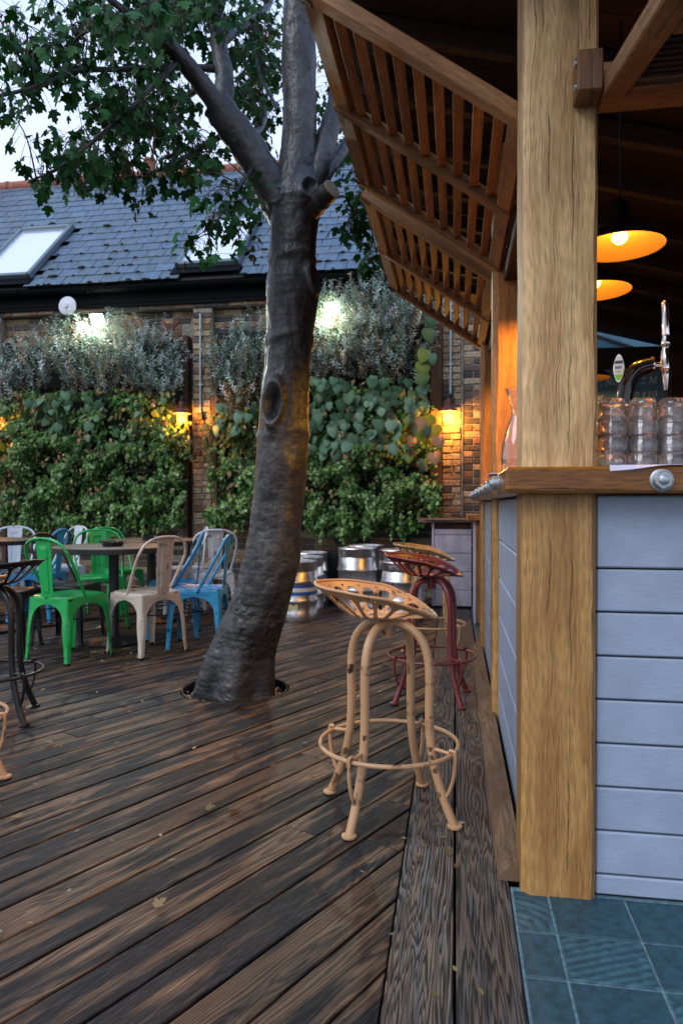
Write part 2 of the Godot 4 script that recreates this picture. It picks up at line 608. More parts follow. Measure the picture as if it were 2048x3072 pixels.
func make_materials() -> void:
	lut.resize(2048)
	for i in 2048:
		lut[i] = clampi(int(round(Color(i / 2047.0, 0, 0).linear_to_srgb().r * 255.0)), 0, 255)
	var deck := wood_maps(11, 1024, 1024, 8, 8.0, Color(0.0095, 0.0080, 0.0092), Color(0.165, 0.092, 0.050), Color(0.080, 0.082, 0.092), 0.74, 1.0, 5, 4, 0.34)
	var border := wood_maps(23, 1024, 512, 2, 7.0, Color(0.105, 0.090, 0.083), Color(0.155, 0.105, 0.074), Color(0.22, 0.20, 0.18), 0.96, 0.9, 2, 3, 0.14)
	var oak := wood_maps(37, 1024, 512, 4, 5.0, Color(0.40, 0.25, 0.11), Color(0.60, 0.42, 0.215), Color(0.54, 0.40, 0.24), 0.15, 1.0, 22, 2, 0.42, 0.16)
	var g1 := grunge_map(5, 512, 0.012, 0.62, 1.0)
	var g2 := grunge_map(6, 512, 0.03, 0.35, 1.0)
	var soft := grunge_map(7, 512, 0.007, 0.78, 1.0, 6)
	var paint := paint_map()
	var chips := chip_map(91, 0.665)
	var few_chips := chip_map(95, 0.70)
	wooden("deck_timber", deck, Color.WHITE, 1.0, 0.35).vertex_color_use_as_albedo = true
	M.deck_timber.roughness_texture = deck[2]
	M.deck_timber.metallic_specular = 0.42
	wooden("border_timber", border, Color.WHITE, 0.55, 0.5).vertex_color_use_as_albedo = true
	wooden("oak", oak, lin(1.0, 0.90, 0.80), 0.6, 0.45)
	wooden("oak_orange", oak, lin(0.68, 0.44, 0.24), 0.6, 0.3)
	wooden("oak_golden", oak, lin(0.62, 0.47, 0.28), 0.5, 0.4)
	wooden("counter_oak", oak, lin(0.45, 0.24, 0.045), 0.3, 0.15)
	wooden("cedar", oak, lin(0.50, 0.33, 0.22), 0.55, 0.15)
	wooden("dark_timber", oak, lin(0.08, 0.043, 0.028), 0.7, 0.3)
	wooden("rough_post", oak, lin(0.24, 0.17, 0.14), 0.8, 0.6)
	wooden("skirting", oak, lin(0.30, 0.25, 0.25), 0.65, 0.5)
	wooden("table_timber", border, lin(0.75, 0.8, 0.85), 0.45, 0.25)
	wooden("cabinet_top", border, lin(1.2, 0.9, 0.75), 0.6, 0.3)
	grain(mat("panel_paint", lin(0.345, 0.41, 0.53), 0.4), paint, 0.9, 0.04)
	grain(mat("cabinet_paint", lin(0.46, 0.42, 0.50), 0.5), soft, 1.5, 0.02, g1)
	var br := grain(mat("brick", Color.WHITE, 0.85), g2, 2.2, 0.6, g1)
	br.vertex_color_use_as_albedo = true
	grain(mat("mortar", lin(0.30, 0.27, 0.22), 0.9), g1, 2.5, 0.5)
	var sl := grain(mat("slate", Color.WHITE, 0.42), g1, 1.6, 0.35)
	sl.vertex_color_use_as_albedo = true
	grain(mat("terracotta", lin(0.36, 0.12, 0.07), 0.8), g1, 2.0, 0.3)
	mat("moss", lin(0.018, 0.024, 0.012), 0.95)
	grain(mat("soil", lin(0.025, 0.020, 0.016), 0.95), g2, 3.0, 1.0)
	grain(mat("grout", lin(0.13, 0.22, 0.26), 0.85), g1, 6.0, 0.2)
	for k in 3:
		var tm := mat("tile_%d" % k, Color.WHITE, 0.5)
		tm.albedo_texture = tile_map(k)
		tm.heightmap_enabled = true
		tm.heightmap_texture = grey_tex(256, 256, noise_bytes(256, 256, 60 + k, 0.05, 1, 1, 4))
		tm.heightmap_scale = 0.05
	var bark := bark_maps()
	wooden("bark", bark, lin(0.66, 0.68, 0.72), 0.45, 1.1)
	grain(mat("cut_wood", lin(0.30, 0.26, 0.20), 0.8), g1, 8.0, 0.3)
	leafy("tree_leaf", 0.6, lin(0.12, 0.24, 0.04))
	leafy("ivy_leaf", 0.5, lin(0.05, 0.08, 0.02))
	leafy("silver_leaf", 0.7, lin(0.08, 0.09, 0.07))
	leafy("heart_leaf", 0.5, lin(0.06, 0.09, 0.03))
	leafy("litter", 0.8, lin(0.02, 0.02, 0.01))
	mat("twig", lin(0.06, 0.05, 0.04), 0.8)
	mat("planter_felt", lin(0.012, 0.012, 0.010), 0.95)
	grain(mat("black_plastic", lin(0.012, 0.014, 0.018), 0.35), soft, 2.0)
	grain(mat("gutter_black", lin(0.005, 0.006, 0.008), 0.5), soft, 2.0)
	M.gutter_black.metallic_specular = 0.15
	M.black_plastic.metallic_specular = 0.3
	mat("frame_grey", lin(0.11, 0.15, 0.17), 0.4)
	mat("blind_white", lin(0.72, 0.76, 0.80), 0.7)
	var pane := mat("pane_glass", Color(1, 1, 1, 0.06), 0.03)
	pane.transparency = BaseMaterial3D.TRANSPARENCY_ALPHA
	var gl := mat("clear_glass", Color(0.96, 0.95, 0.95, 0.06), 0.02)
	gl.transparency = BaseMaterial3D.TRANSPARENCY_ALPHA
	gl.refraction_enabled = true
	gl.refraction_scale = 0.05
	mat("steel", lin(0.80, 0.81, 0.83), 0.33, 1.0)
	grain(M.steel, g1, 3.0)
	mat("chrome", lin(0.72, 0.72, 0.72), 0.12, 1.0)
	mat("galvanised", lin(0.42, 0.45, 0.47), 0.42, 0.9)
	mat("conduit_grey", lin(0.38, 0.43, 0.45), 0.5)
	mat("white_plastic", lin(0.62, 0.64, 0.70), 0.4)
	mat("black_gloss", lin(0.01, 0.01, 0.011), 0.12)
	mat("rust_iron", lin(0.10, 0.028, 0.02), 0.8)
	mat("iron_dark", lin(0.010, 0.0095, 0.011), 0.5)
	mat("keg_blue", lin(0.02, 0.10, 0.36), 0.4)
	mat("keg_white", lin(0.6, 0.62, 0.64), 0.4)
	mat("sticker", lin(0.5, 0.48, 0.26), 0.6)
	mat("keg_red", lin(0.25, 0.05, 0.06), 0.5)
	mat("cloth", lin(0.62, 0.58, 0.72), 0.8)
	mat("chalkboard", lin(0.10, 0.26, 0.34), 0.7)
	grain(mat("blue_sheet", lin(0.06, 0.16, 0.23), 0.6), soft, 1.5)
	mat("chalk", lin(0.75, 0.8, 0.82), 0.9)
	mat("badge_white", lin(0.75, 0.75, 0.7), 0.3)
	mat("badge_green", lin(0.25, 0.6, 0.02), 0.3)
	mat("badge_navy", lin(0.02, 0.03, 0.10), 0.3)
	mat("shade_inside", lin(0.030, 0.0125, 0.001), 0.5)
	mat("shade_outside", lin(0.012, 0.012, 0.013), 0.3)
	# painted chairs and stools
	for q in [["green", Color(0.012, 0.34, 0.075)], ["cream", Color(0.56, 0.48, 0.39)], ["blue", Color(0.020, 0.25, 0.50)], ["white", Color(0.50, 0.56, 0.62)], ["black", Color(0.005, 0.006, 0.009)]]:
		grain(mat("chair_" + q[0], lin(q[1].r, q[1].g, q[1].b), 0.28), few_chips, 1.5)
	for q in [["peach", Color(0.50, 0.275, 0.135)], ["red", Color(0.145, 0.022, 0.022)], ["ochre", Color(0.50, 0.30, 0.12)], ["black", Color(0.006, 0.0065, 0.009)]]:
		grain(mat("stool_" + q[0], lin(q[1].r, q[1].g, q[1].b), 0.38), chips, 1.8)
	glow("bulb_warm", Color(1.0, 0.62, 0.22), 9.0)
	glow("bulb_pendant", Color(1.0, 0.78, 0.42), 4.0)
	glow("flood_lens", Color(0.93, 1.0, 0.95), 8.0)
	var lg := mat("lantern_glass", Color(1.0, 0.8, 0.45, 0.12), 0.08)
	lg.transparency = BaseMaterial3D.TRANSPARENCY_ALPHA

func glow(called: String, color: Color, energy: float) -> void:
	var m := mat(called, color, 0.5)
	m.emission_enabled = true
	m.emission = color
	m.emission_energy_multiplier = energy

# ---------------------------------------------------------------- camera, sky, sun
func make_view() -> void:
	var cam := Camera3D.new()
	cam.name = "camera"
	cam.position = Vector3(0, EYE, 0)
	cam.rotation_degrees = Vector3(-0.57, YAW, 0)
	cam.near = 0.05
	cam.far = 400.0
	var lens := CameraAttributesPhysical.new()
	lens.frustum_focal_length = 23.83
	lens.exposure_aperture = 4.0
	lens.frustum_focus_distance = 2.6
	cam.attributes = lens
	cam.fov = 72.6
	add_child(cam)
	cam.current = true
	var sky_mat := ProceduralSkyMaterial.new()
	sky_mat.sky_top_color = Color(0.46, 0.66, 0.97)
	sky_mat.sky_horizon_color = Color(0.89, 0.91, 0.955)
	sky_mat.sky_curve = 0.9
	sky_mat.ground_bottom_color = Color(0.16, 0.15, 0.15)
	sky_mat.ground_horizon_color = Color(0.35, 0.35, 0.37)
	sky_mat.sun_angle_max = 5.0
	var env := Environment.new()
	env.background_mode = Environment.BG_SKY
	env.sky = Sky.new()
	env.sky.sky_material = sky_mat
	env.background_energy_multiplier = 1.0
	env.tonemap_mode = Environment.TONE_MAPPER_LINEAR
	env.tonemap_exposure = 1.55
	env.sdfgi_enabled = true
	env.ssao_enabled = true
	env.ssil_enabled = true
	var we := WorldEnvironment.new()
	we.name = "environment"
	we.environment = env
	add_child(we)
	var sun := DirectionalLight3D.new()
	sun.name = "dusk_sky_sun"
	sun.light_color = Color(0.92, 0.95, 1.0)
	sun.light_energy = 0.5
	sun.light_angular_distance = 40.0
	sun.shadow_enabled = true
	sun.position = Vector3(-6, 9, 4)
	add_child(sun)
	sun.look_at_from_position(Vector3(-6, 9, 4), Vector3(0, 0, -3.0))

# ---------------------------------------------------------------- ground, deck, tiles
const TREE := Vector2(-1.225, -3.83)

func ring_poly(c: Vector2, r: float, m: int, wobble := 0.0) -> PackedVector2Array:
	var p := PackedVector2Array()
	for i in m:
		var a := TAU * i / m
		p.append(c + Vector2(cos(a), sin(a)) * r * (1.0 + wobble * sin(a * 3.0 + 1.0)))
	return p

func build_ground() -> void:
	var g := MB.new()
	g.poly([Vector3(-150, -0.16, -150), Vector3(150, -0.16, -150), Vector3(150, -0.16, 150), Vector3(-150, -0.16, 150)], Vector3.UP, [Vector2(0, 0), Vector2(1, 0), Vector2(1, 1), Vector2(0, 1)])
	var o := put(g.mesh(), "ground", M.soil, self)
	o.set_meta("kind", "structure")

func build_deck() -> void:
	rng.seed = 101
	var deck := structure("deck")
	var ang := deg_to_rad(62.0)
	var D := Vector2(cos(ang), -sin(ang))
	var N := Vector2(sin(ang), cos(ang))
	var region := PackedVector2Array([Vector2(-7.6, 0.7), Vector2(-0.1525, 0.7), Vector2(-0.1525, -7.97), Vector2(-7.6, -7.97)])
	var hole := ring_poly(TREE + Vector2(-0.01, 0.015), 0.305, 22, 0.03)
	var pitch := 0.1305
	for i in range(-82, 12):
		var n0 := i * pitch + 0.055
		var along := -4.0 - rng.randf() * 3.0
		var rows := 0
		while along < 14.0 and rows < 8:
			var ln := rng.randf_range(3.0, 4.8)
			var a0 := along
			var a1 := along + ln - 0.005
			along += ln
			rows += 1
			var w := pitch - rng.randf_range(0.007, 0.011)
			var quad := PackedVector2Array([N * n0 + D * a0, N * n0 + D * a1, N * (n0 + w) + D * a1, N * (n0 + w) + D * a0])
			# a few waney edges: split the long edge and shift it slightly
			var edge := PackedVector2Array()
			var cuts := 9
			for k in cuts + 1:
				edge.append(N * (n0 + rng.randf_range(-0.0014, 0.0014)) + D * lerpf(a0, a1, float(k) / cuts))
			for k in range(cuts, -1, -1):
				edge.append(N * (n0 + w + rng.randf_range(-0.0014, 0.0014)) + D * lerpf(a0, a1, float(k) / cuts))
			quad = edge
			var strip := rng.randi_range(0, 7)
			var uo := rng.randf()
			var flip := rng.randf() < 0.5
			var tone := rng.randf_range(0.6, 1.4)
			var tint := Color(tone * rng.randf_range(0.94, 1.08), tone, tone * rng.randf_range(0.92, 1.08))
			var top := rng.randf_range(-0.0025, 0.0)
			for piece in Geometry2D.intersect_polygons(quad, region):
				var bits := [piece]
				var near_tree := false
				for p in piece:
					if p.distance_to(TREE) < 2.6:
						near_tree = true
				if near_tree:
					bits = Geometry2D.clip_polygons(piece, hole)
				for bit: PackedVector2Array in bits:
					if Geometry2D.is_polygon_clockwise(bit) and bits.size() > 1 and absf(MB.area(bit)) < 0.0004:
						continue
					if absf(MB.area(bit)) < 0.0006:
						continue
					var b := MB.new()
					b.colored = true
					b.col = tint
					var uvf := func(p: Vector2) -> Vector2:
						var vv := (p.dot(N) - n0) / pitch
						vv = clampf(vv, 0.02, 0.98)
						if flip:
							vv = 1.0 - vv
						return Vector2(p.dot(D) * 0.40 + uo, (strip + vv) / 8.0)
					b.prism(bit, -0.028, top, 0.0025, uvf)
					if b.v.size():
						put(b.mesh(), "plank", M.deck_timber, deck)
	# two boards along the bar
	for row in [[-0.148, -0.0035, [0.7, -2.135, -4.75, -7.05], 0], [0.0035, 0.1455, [0.7, -3.62, -5.9, -7.05], 1]]:
		var zs: Array = row[2]
		for k in zs.size() - 1:
			var x0: float = row[0]
			var x1: float = row[1]
			var p := PackedVector2Array([Vector2(x0, zs[k]), Vector2(x1, zs[k]), Vector2(x1, zs[k + 1] + 0.004), Vector2(x0, zs[k + 1] + 0.004)])
			var uo := rng.randf()
			var strip: int = (row[3] + k) % 2
			var b := MB.new()
			b.colored = true
			var t: float = [1.25, 0.75, 0.85][k] if row[3] == 0 else [0.72, 0.66, 0.8][k]
			b.col = Color(t, t, t)
			b.prism(p, -0.028, 0.0005 - 0.0015 * k, 0.003, func(q: Vector2) -> Vector2: return Vector2(-q.y * 0.42 + uo, (strip + clampf((q.x - x0) / (x1 - x0), 0.02, 0.98)) / 2.0))
			put(b.mesh(), "border_board", M.border_timber, deck)
	var screws := MB.new()
	for k in 5:
		var zj := -1.2 - k * 1.55
		for i in range(-82, 12):
			for e in [0.025, 0.10]:
				var nn: float = i * pitch + 0.055 + e
				# the point on joist k that lies nn along the boards' normal
				var x := (nn - zj * N.y) / N.x
				if x < -6.0 or x > -0.17 or Vector2(x, zj).distance_to(TREE) < 0.34:
					continue
				lump(screws, Transform3D(Basis().scaled(Vector3(0.0042, 0.0012, 0.0042)), Vector3(x + rng.randf_range(-0.006, 0.006), -0.0012, zj + rng.randf_range(-0.01, 0.01))))
	stuff(put(screws.mesh(), "deck_screws", M.iron_dark, deck))
	# joists under the gaps
	for k in 5:
		boxed("joist", deck, Vector3(-3.9, -0.095, -1.2 - k * 1.55), Vector3(7.4, 0.09, 0.05), M.dark_timber, 0.002)

func build_tiles() -> void:
	rng.seed = 55
	var fl := structure("tiled_floor")
	span("screed", fl, Vector3(0.149, -0.06, -1.95), Vector3(2.4, -0.006, 0.7), M.grout, 0.001)
	var xs := [0.152, 0.245, 0.441, 0.637, 0.833, 1.029, 1.225, 1.421, 1.617]
	var zs := [-1.93, -1.746, -1.578, -1.40, -1.21, -1.015, -0.82, -0.625, -0.43, -0.235, -0.04, 0.155, 0.35, 0.545]
	var kinds := [[0, 2, 2, 0, 1, 2, 0, 2], [2, 1, 2, 2, 0, 1, 2, 0], [2, 2, 0, 2, 2, 1, 0, 2], [1, 0, 2, 1, 2, 2, 0, 1]]
	for i in xs.size() - 1:
		for j in zs.size() - 1:
			var b := MB.new()
			var x0: float = xs[i] + 0.0035
			var x1: float = xs[i + 1] - 0.0035
			var z0: float = zs[j] + 0.0035
			var z1: float = zs[j + 1] - 0.0035
			var su := rng.randi_range(0, 1)
			b.prism(PackedVector2Array([Vector2(x0, z0), Vector2(x1, z0), Vector2(x1, z1), Vector2(x0, z1)]), -0.02, -0.002 - rng.randf() * 0.0015, 0.002, func(q: Vector2) -> Vector2: return Vector2((q.x - x0) / 0.196, absf(su - (q.y - z0) / 0.196)))
			put(b.mesh(), "tile", M["tile_%d" % kinds[j % 4][i % 8]], fl)
	# stone paving past the far end of the bar
	var far := structure("far_paving")
	for i in 3:
		for j in 4:
			span("paving_slab", far, Vector3(0.155 + i * 0.405, -0.05, -5.3 - j * 0.66), Vector3(0.55 + i * 0.405, -0.001 - 0.001 * ((i + j) % 2), -5.95 - j * 0.66), M.tile_2, 0.004)

# ---------------------------------------------------------------- brick building
const BRICKS := [Color(0.30, 0.20, 0.11), Color(0.36, 0.26, 0.15), Color(0.22, 0.13, 0.075), Color(0.115, 0.085, 0.07), Color(0.26, 0.12, 0.075), Color(0.40, 0.32, 0.21), Color(0.07, 0.06, 0.058), Color(0.33, 0.22, 0.14)]
var brick_mesh := {}

func brick_shape(len_mm: int, k: int, rough: int) -> ArrayMesh:
	var key := Vector3i(len_mm, k, rough)
	if not brick_mesh.has(key):
		var r := RandomNumberGenerator.new()
		r.seed = len_mm * 31 + k * 7 + rough
		var b := MB.new()
		b.colored = true
		b.col = BRICKS[k] * r.randf_range(0.9, 1.4)
		b.box(Transform3D(Basis.from_euler(Vector3(r.randf_range(-0.01, 0.01), r.randf_range(-0.015, 0.015), r.randf_range(-0.012, 0.012))), Vector3.ZERO), Vector3(len_mm * 0.001, 0.065, 0.09), 0.006)
		brick_mesh[key] = b.mesh()
	return brick_mesh[key]

# courses of brick between two corners on the plane z; single bricks, or all in one piece of brickwork
func brick_area(parent: Node3D, x0: float, x1: float, y0: float, y1: float, z: float, single: bool, sootiness := 0.15, old := 0.0) -> void:
	var backing := MB.new()
	backing.box(Transform3D(Basis(), Vector3((x0 + x1) * 0.5, (y0 + y1) * 0.5, z - 0.056)), Vector3(x1 - x0, y1 - y0, 0.09), 0.0)
	put(backing.mesh(), "mortar_bed", M.mortar, parent)
	var heap := MB.new()
	heap.colored = true
	var row := 0
	var y := y0 + 0.036
	while y + 0.03 < y1:
		var x := x0 + 0.004
		var header: bool = row % 2 == 1
		var lens := []
		if x1 - x0 < 0.3:
			lens = [102, 102] if header else [215]
			var tot := x1 - x0 - 0.012
			lens = [int(tot * 480), int(tot * 480)] if header else ([int(tot * 640), int(tot * 320)] if row % 4 == 0 else [int(tot * 990)])
		else:
			var left := x1 - x0
			if header:
				lens.append(102)
			while left > 0.0:
				lens.append(215 if rng.randf() < 0.8 else 102)
				left -= 0.226
		for l in lens:
			var w: float = l * 0.001
			if x >= x1 - 0.03:
				break
			if x + w > x1 - 0.002:
				w = x1 - 0.004 - x
				l = int(w * 1000.0 / 10.0) * 10
			if l >= 30:
				var k := rng.randi_range(0, 7)
				if old > 0.5 and rng.randf() < 0.75:
					k = [0, 1, 5, 7, 5][rng.randi_range(0, 4)]
				if rng.randf() < sootiness:
					k = [3, 6][rng.randi_range(0, 1)]
				var p := Vector3(x + w * 0.5, y + rng.randf_range(-0.002, 0.002), z - 0.045 + rng.randf_range(-0.004, 0.003 + old * 0.008))
				if single:
					put(brick_shape(l, k, rng.randi_range(0, 2)), "brick", M.brick, parent, Transform3D(Basis(), p))
				else:
					heap.col = BRICKS[k] * rng.randf_range(0.75, 1.2)
					heap.box(Transform3D(Basis(), p), Vector3(w, 0.065, 0.09), 0.004)
			x += w + 0.011
		y += 0.0752
		row += 1
	if heap.v.size():
		stuff(put(heap.mesh(), "brickwork", M.brick, parent))

func on_roof(x: float, s: float, lift := 0.0) -> Vector3:
	var k := s * 0.70711
	return Vector3(x, ROOF_Y + k + lift * 0.70711, ROOF_Z - k + lift * 0.70711)

func build_house() -> void:
	rng.seed = 77
	var h := thing("brick_building", "long brick building with blue slate roof and two skylights behind the deck", "building", Vector3.ZERO)
	var wall := holder("wall", h)
	# recessed bays behind the plants, then projecting piers
	brick_area(wall, -3.15, -3.115, 0.0, 0.5, WALL_Z - 0.1, false)
	brick_area(wall, -6.4, -3.10, -0.1, 0.86, WALL_Z - 0.10, false, 0.3)
	brick_area(wall, -2.88, -0.15, -0.1, 0.86, WALL_Z - 0.10, false, 0.3)
	span("bay_infill", wall, Vector3(-6.4, 0.86, WALL_Z - 0.3), Vector3(-3.1, 2.95, WALL_Z - 0.12), M.mortar, 0.0)
	span("bay_infill", wall, Vector3(-2.88, 0.86, WALL_Z - 0.3), Vector3(-0.15, 2.95, WALL_Z - 0.12), M.mortar, 0.0)
	brick_area(wall, -5.66, -3.115, 2.95, 3.40, WALL_Z - 0.10, true, 0.25)
	brick_area(wall, -7.4, -5.67, 2.95, 3.40, WALL_Z - 0.10, false, 0.25)
	brick_area(wall, -7.4, -5.96, -0.1, 2.94, WALL_Z - 0.05, false, 0.25)
	brick_area(wall, -2.875, -1.9, 2.95, 3.40, WALL_Z - 0.10, true, 0.25)
	brick_area(wall, -1.89, -0.15, 2.95, 3.40, WALL_Z - 0.10, false, 0.25)
	brick_area(wall, -7.4, 3.5, 3.41, 3.50, WALL_Z + 0.005, false, 0.35)
	brick_area(wall, -3.11, -2.878, -0.1, 3.40, WALL_Z, true, 0.05, 1.0)
	brick_area(wall, -0.148, 0.062, -0.1, 3.40, WALL_Z, true, 0.08, 1.0)
	brick_area(wall, -5.95, -5.655, -0.1, 3.40, WALL_Z, false, 0.1, 1.0)
	brick_area(wall, 0.085, 0.62, 0.6, 3.40, WALL_Z - 0.03, true, 0.5)
	brick_area(wall, 0.63, 3.5, -0.1, 3.40, WALL_Z - 0.03, false, 0.5)
	brick_area(wall, 0.085, 0.62, -0.1, 0.59, WALL_Z - 0.03, false, 0.5)
	span("corner_joint", wall, Vector3(0.062, -0.1, WALL_Z - 0.06), Vector3(0.085, 3.40, WALL_Z - 0.018), M.mortar, 0.003)
	span("wall_core", wall, Vector3(-7.4, -0.1, WALL_Z - 0.55), Vector3(3.5, 3.6, WALL_Z - 0.31), M.mortar, 0.0)
	# fascia, gutter
	span("fascia", h, Vector3(-8.5, 3.50, WALL_Z - 0.02), Vector3(3.5, 3.70, WALL_Z + 0.035), M.gutter_black, 0.004)
	span("soffit", h, Vector3(-8.5, 3.455, WALL_Z - 0.0), Vector3(3.5, 3.498, WALL_Z + 0.03), M.gutter_black, 0.003)
	var g := MB.new()
	var prof := []
	for k in 13:
		var an := PI * k / 12.0
		prof.append(Vector2(cos(an) * 0.062, -sin(an) * 0.062))
	for k in 12:
		for side in [1.0, 0.94]:
			var a: Vector2 = prof[k] * side
			var b: Vector2 = prof[k + 1] * side
			var o := Vector3(0, (a + b).y, (a + b).x) * (1.0 if side == 1.0 else -1.0)
			g.poly([Vector3(-8.5, a.y, a.x), Vector3(3.5, a.y, a.x), Vector3(3.5, b.y, b.x), Vector3(-8.5, b.y, b.x)], o)
	var gut := put(g.mesh(), "gutter", M.gutter_black, h, Transform3D(Basis(), Vector3(0, 3.675, WALL_Z + 0.10)))
	for k in 12:
		var br := MB.new()
		br.tube([Vector3(0, 0.0, 0.07), Vector3(0, -0.045, 0.05), Vector3(0, -0.07, 0.0), Vector3(0, -0.05, -0.05), Vector3(0, 0.0, -0.065)], 0.012, 6)
		put(br.mesh(), "gutter_bracket", M.gutter_black, gut, Transform3D(Basis(), Vector3(-8.1 + k * 0.93, 0, 0)))
	# roof
	var roof := holder("roof", h)
	var under := MB.new()
	under.poly([on_roof(-9, 0, -0.03), on_roof(4, 0, -0.03), on_roof(4, 3.43, -0.03), on_roof(-9, 3.43, -0.03)], Vector3(0, 1, 1))
	under.poly([on_roof(-9, 3.43, -0.03), on_roof(4, 3.43, -0.03), Vector3(4, 3.6, -12.8), Vector3(-9, 3.6, -12.8)], Vector3(0, 1, -1))
	put(under.mesh(), "roof_underlay", M.planter_felt, roof)
	var lights := [[-5.19, 0.80, 0.16, 1.62], [-2.52, 0.80, 0.20, 1.62]]
	var shapes := []
	for k in 10:
		var b := MB.new()
		b.colored = true
		var t := rng.randf_range(0.82, 1.14)
		b.col = Color(0.095 * t * rng.randf_range(0.9, 1.1), 0.140 * t, 0.190 * t * rng.randf_range(0.92, 1.1))
		b.box(Transform3D(Basis(), Vector3(0, 0.004, -0.13)), Vector3(0.243, 0.008, 0.30), 0.002)
		shapes.append(b.mesh())
	var rest := MB.new()
	rest.colored = true
	var mossy := MB.new()
	var count := 0
	var tilt := Basis.from_euler(Vector3(deg_to_rad(45.0 - 2.2), 0, 0))
	for r in 17:
		var s := r * 0.2035
		var x := -8.6 + (0.125 if r % 2 else 0.0)
		while x < 3.6:
			var hidden := false
			for L in lights:
				if x > L[0] - L[1] - 0.02 and x < L[0] + 0.02 and s + 0.2 > L[2] - 0.02 and s < L[3] - 0.02:
					hidden = true
			if not hidden:
				var T := Transform3D(tilt * Basis.from_euler(Vector3(0, rng.randf_range(-0.012, 0.012), 0)), on_roof(x, s + rng.randf_range(-0.006, 0.006), 0.010 + rng.randf() * 0.003))
				var inview := x > -6.1 + r * -0.06 and x < -0.2 and r < 15
				if inview and count < 300:
					put(shapes[rng.randi_range(0, 9)], "slate", M.slate, roof, T)
					count += 1
				else:
					var t := rng.randf_range(0.82, 1.14)
					rest.col = Color(0.095 * t, 0.140 * t, 0.190 * t)
					rest.box(T * Transform3D(Basis(), Vector3(0, 0.004, -0.13)), Vector3(0.243, 0.008, 0.30), 0.002)
				if x > -6.5 and x < 0.6 and r < 10:
					for q in 3:
						if rng.randf() < 0.5 - r * 0.035:
							var mr := rng.randf_range(0.010, 0.024) * (2.0 if rng.randf() < 0.08 else 1.0)
							var c := on_roof(x + rng.randf_range(-0.12, 0.12), s - 0.012, 0.020)
							var B := Basis.from_euler(Vector3(rng.randf() * 3.0, rng.randf() * 3.0, 0)).scaled(Vector3(mr * rng.randf_range(1.0, 2.6), mr * 0.8, mr))
							lump(mossy, Transform3D(B, c))
			x += 0.25
	stuff(put(rest.mesh(), "slate_courses", M.slate, roof))
	stuff(put(mossy.mesh(), "moss", M.moss, roof))
	for k in 27:
		var b := MB.new()
		b.lathe(Transform3D(Basis.from_euler(Vector3(0, 0, PI / 2)), Vector3.ZERO), [Vector2(0.0, -0.22), Vector2(0.115, -0.22), Vector2(0.118, -0.18), Vector2(0.108, -0.17), Vector2(0.105, 0.20), Vector2(0.0, 0.20)], 14)
		put(b.mesh(), "ridge_tile", M.terracotta, roof, Transform3D(Basis(), on_roof(-8.6 + k * 0.43, 3.45, -0.02)))
	for q in [[-7.55, 0.62], [-4.75, 0.2]]:
		var b := MB.new()
		b.lathe(Transform3D(), [Vector2(0.0, -0.3), Vector2(0.13, -0.3), Vector2(0.13, 0.0), Vector2(0.085, 0.03), Vector2(0.08, q[1] * 0.8), Vector2(0.10, q[1] * 0.85), Vector2(0.10, q[1]), Vector2(0.06, q[1]), Vector2(0.05, 0.1)], 16)
		put(b.mesh(), "chimney_pot", M.terracotta, h, Transform3D(Basis(), on_roof(q[0], 3.62, 0)))
	# skylights
	for L in lights:
		var sk := holder("skylight", h)
		sk.transform = Transform3D(Basis.from_euler(Vector3(deg_to_rad(45.0), 0, 0)), on_roof(L[0] - L[1] * 0.5, (L[2] + L[3]) * 0.5, 0.02))
		var w: float = L[1]
		var ln: float = L[3] - L[2]
		for e in [[-w / 2 + 0.03, 0.0, 0.055, ln], [w / 2 - 0.03, 0.0, 0.055, ln], [0.0, ln / 2 - 0.03, w, 0.06], [0.0, -ln / 2 + 0.045, w, 0.085]]:
			boxed("frame", sk, Vector3(e[0], 0.035, e[1]), Vector3(e[2], 0.075, e[3]), M.frame_grey, 0.008)
		span("sash", sk, Vector3(-w / 2 + 0.06, 0.045, -ln / 2 + 0.09), Vector3(w / 2 - 0.06, 0.06, -ln / 2 + 0.13), M.frame_grey, 0.004)
		span("apron_flashing", sk, Vector3(-w / 2 - 0.03, 0.0, ln / 2), Vector3(w / 2 + 0.03, 0.016, ln / 2 + 0.14), M.gutter_black, 0.003)
		span("blind", sk, Vector3(-w / 2 + 0.058, 0.012, -ln / 2 + 0.088), Vector3(w / 2 - 0.058, 0.02, ln / 2 - 0.06), M.blind_white, 0.0)
		span("pane", sk, Vector3(-w / 2 + 0.058, 0.05, -ln / 2 + 0.131), Vector3(w / 2 - 0.058, 0.054, ln / 2 - 0.062), M.pane_glass, 0.0)
	# iron tie plate and white disc on the wall
	var tie := thing("tie_plate", "rusty iron cross-shaped wall tie plate beside the grey conduit pipe", "tie plate", Vector3(-3.385, 3.15, WALL_Z + 0.035))
	for a in [0.75, -0.75]:
		boxed("iron_bar", tie, Vector3(0, 0, 0.003 * sign(a)), Vector3(0.30, 0.055, 0.03), M.rust_iron, 0.005, Basis.from_euler(Vector3(0, 0, a)))
	boxed("tie_rod", tie, Vector3(0, 0, -0.06), Vector3(0.03, 0.03, 0.1), M.rust_iron, 0.002)
	var disc := thing("wall_disc", "round white disc on a short stem below the black gutter", "disc", Vector3(-4.65, 3.46, WALL_Z + 0.15))
	var db := MB.new()
	db.lathe(Transform3D(Basis.from_euler(Vector3(PI / 2, 0, 0)), Vector3.ZERO), [Vector2(0.0, -0.04), Vector2(0.06, -0.04), Vector2(0.105, -0.02), Vector2(0.115, 0.0), Vector2(0.108, 0.012), Vector2(0.03, 0.02), Vector2(0.022, 0.03), Vector2(0, 0.03)], 32)
	put(db.mesh(), "dish", M.white_plastic, disc)
	var ds := MB.new()
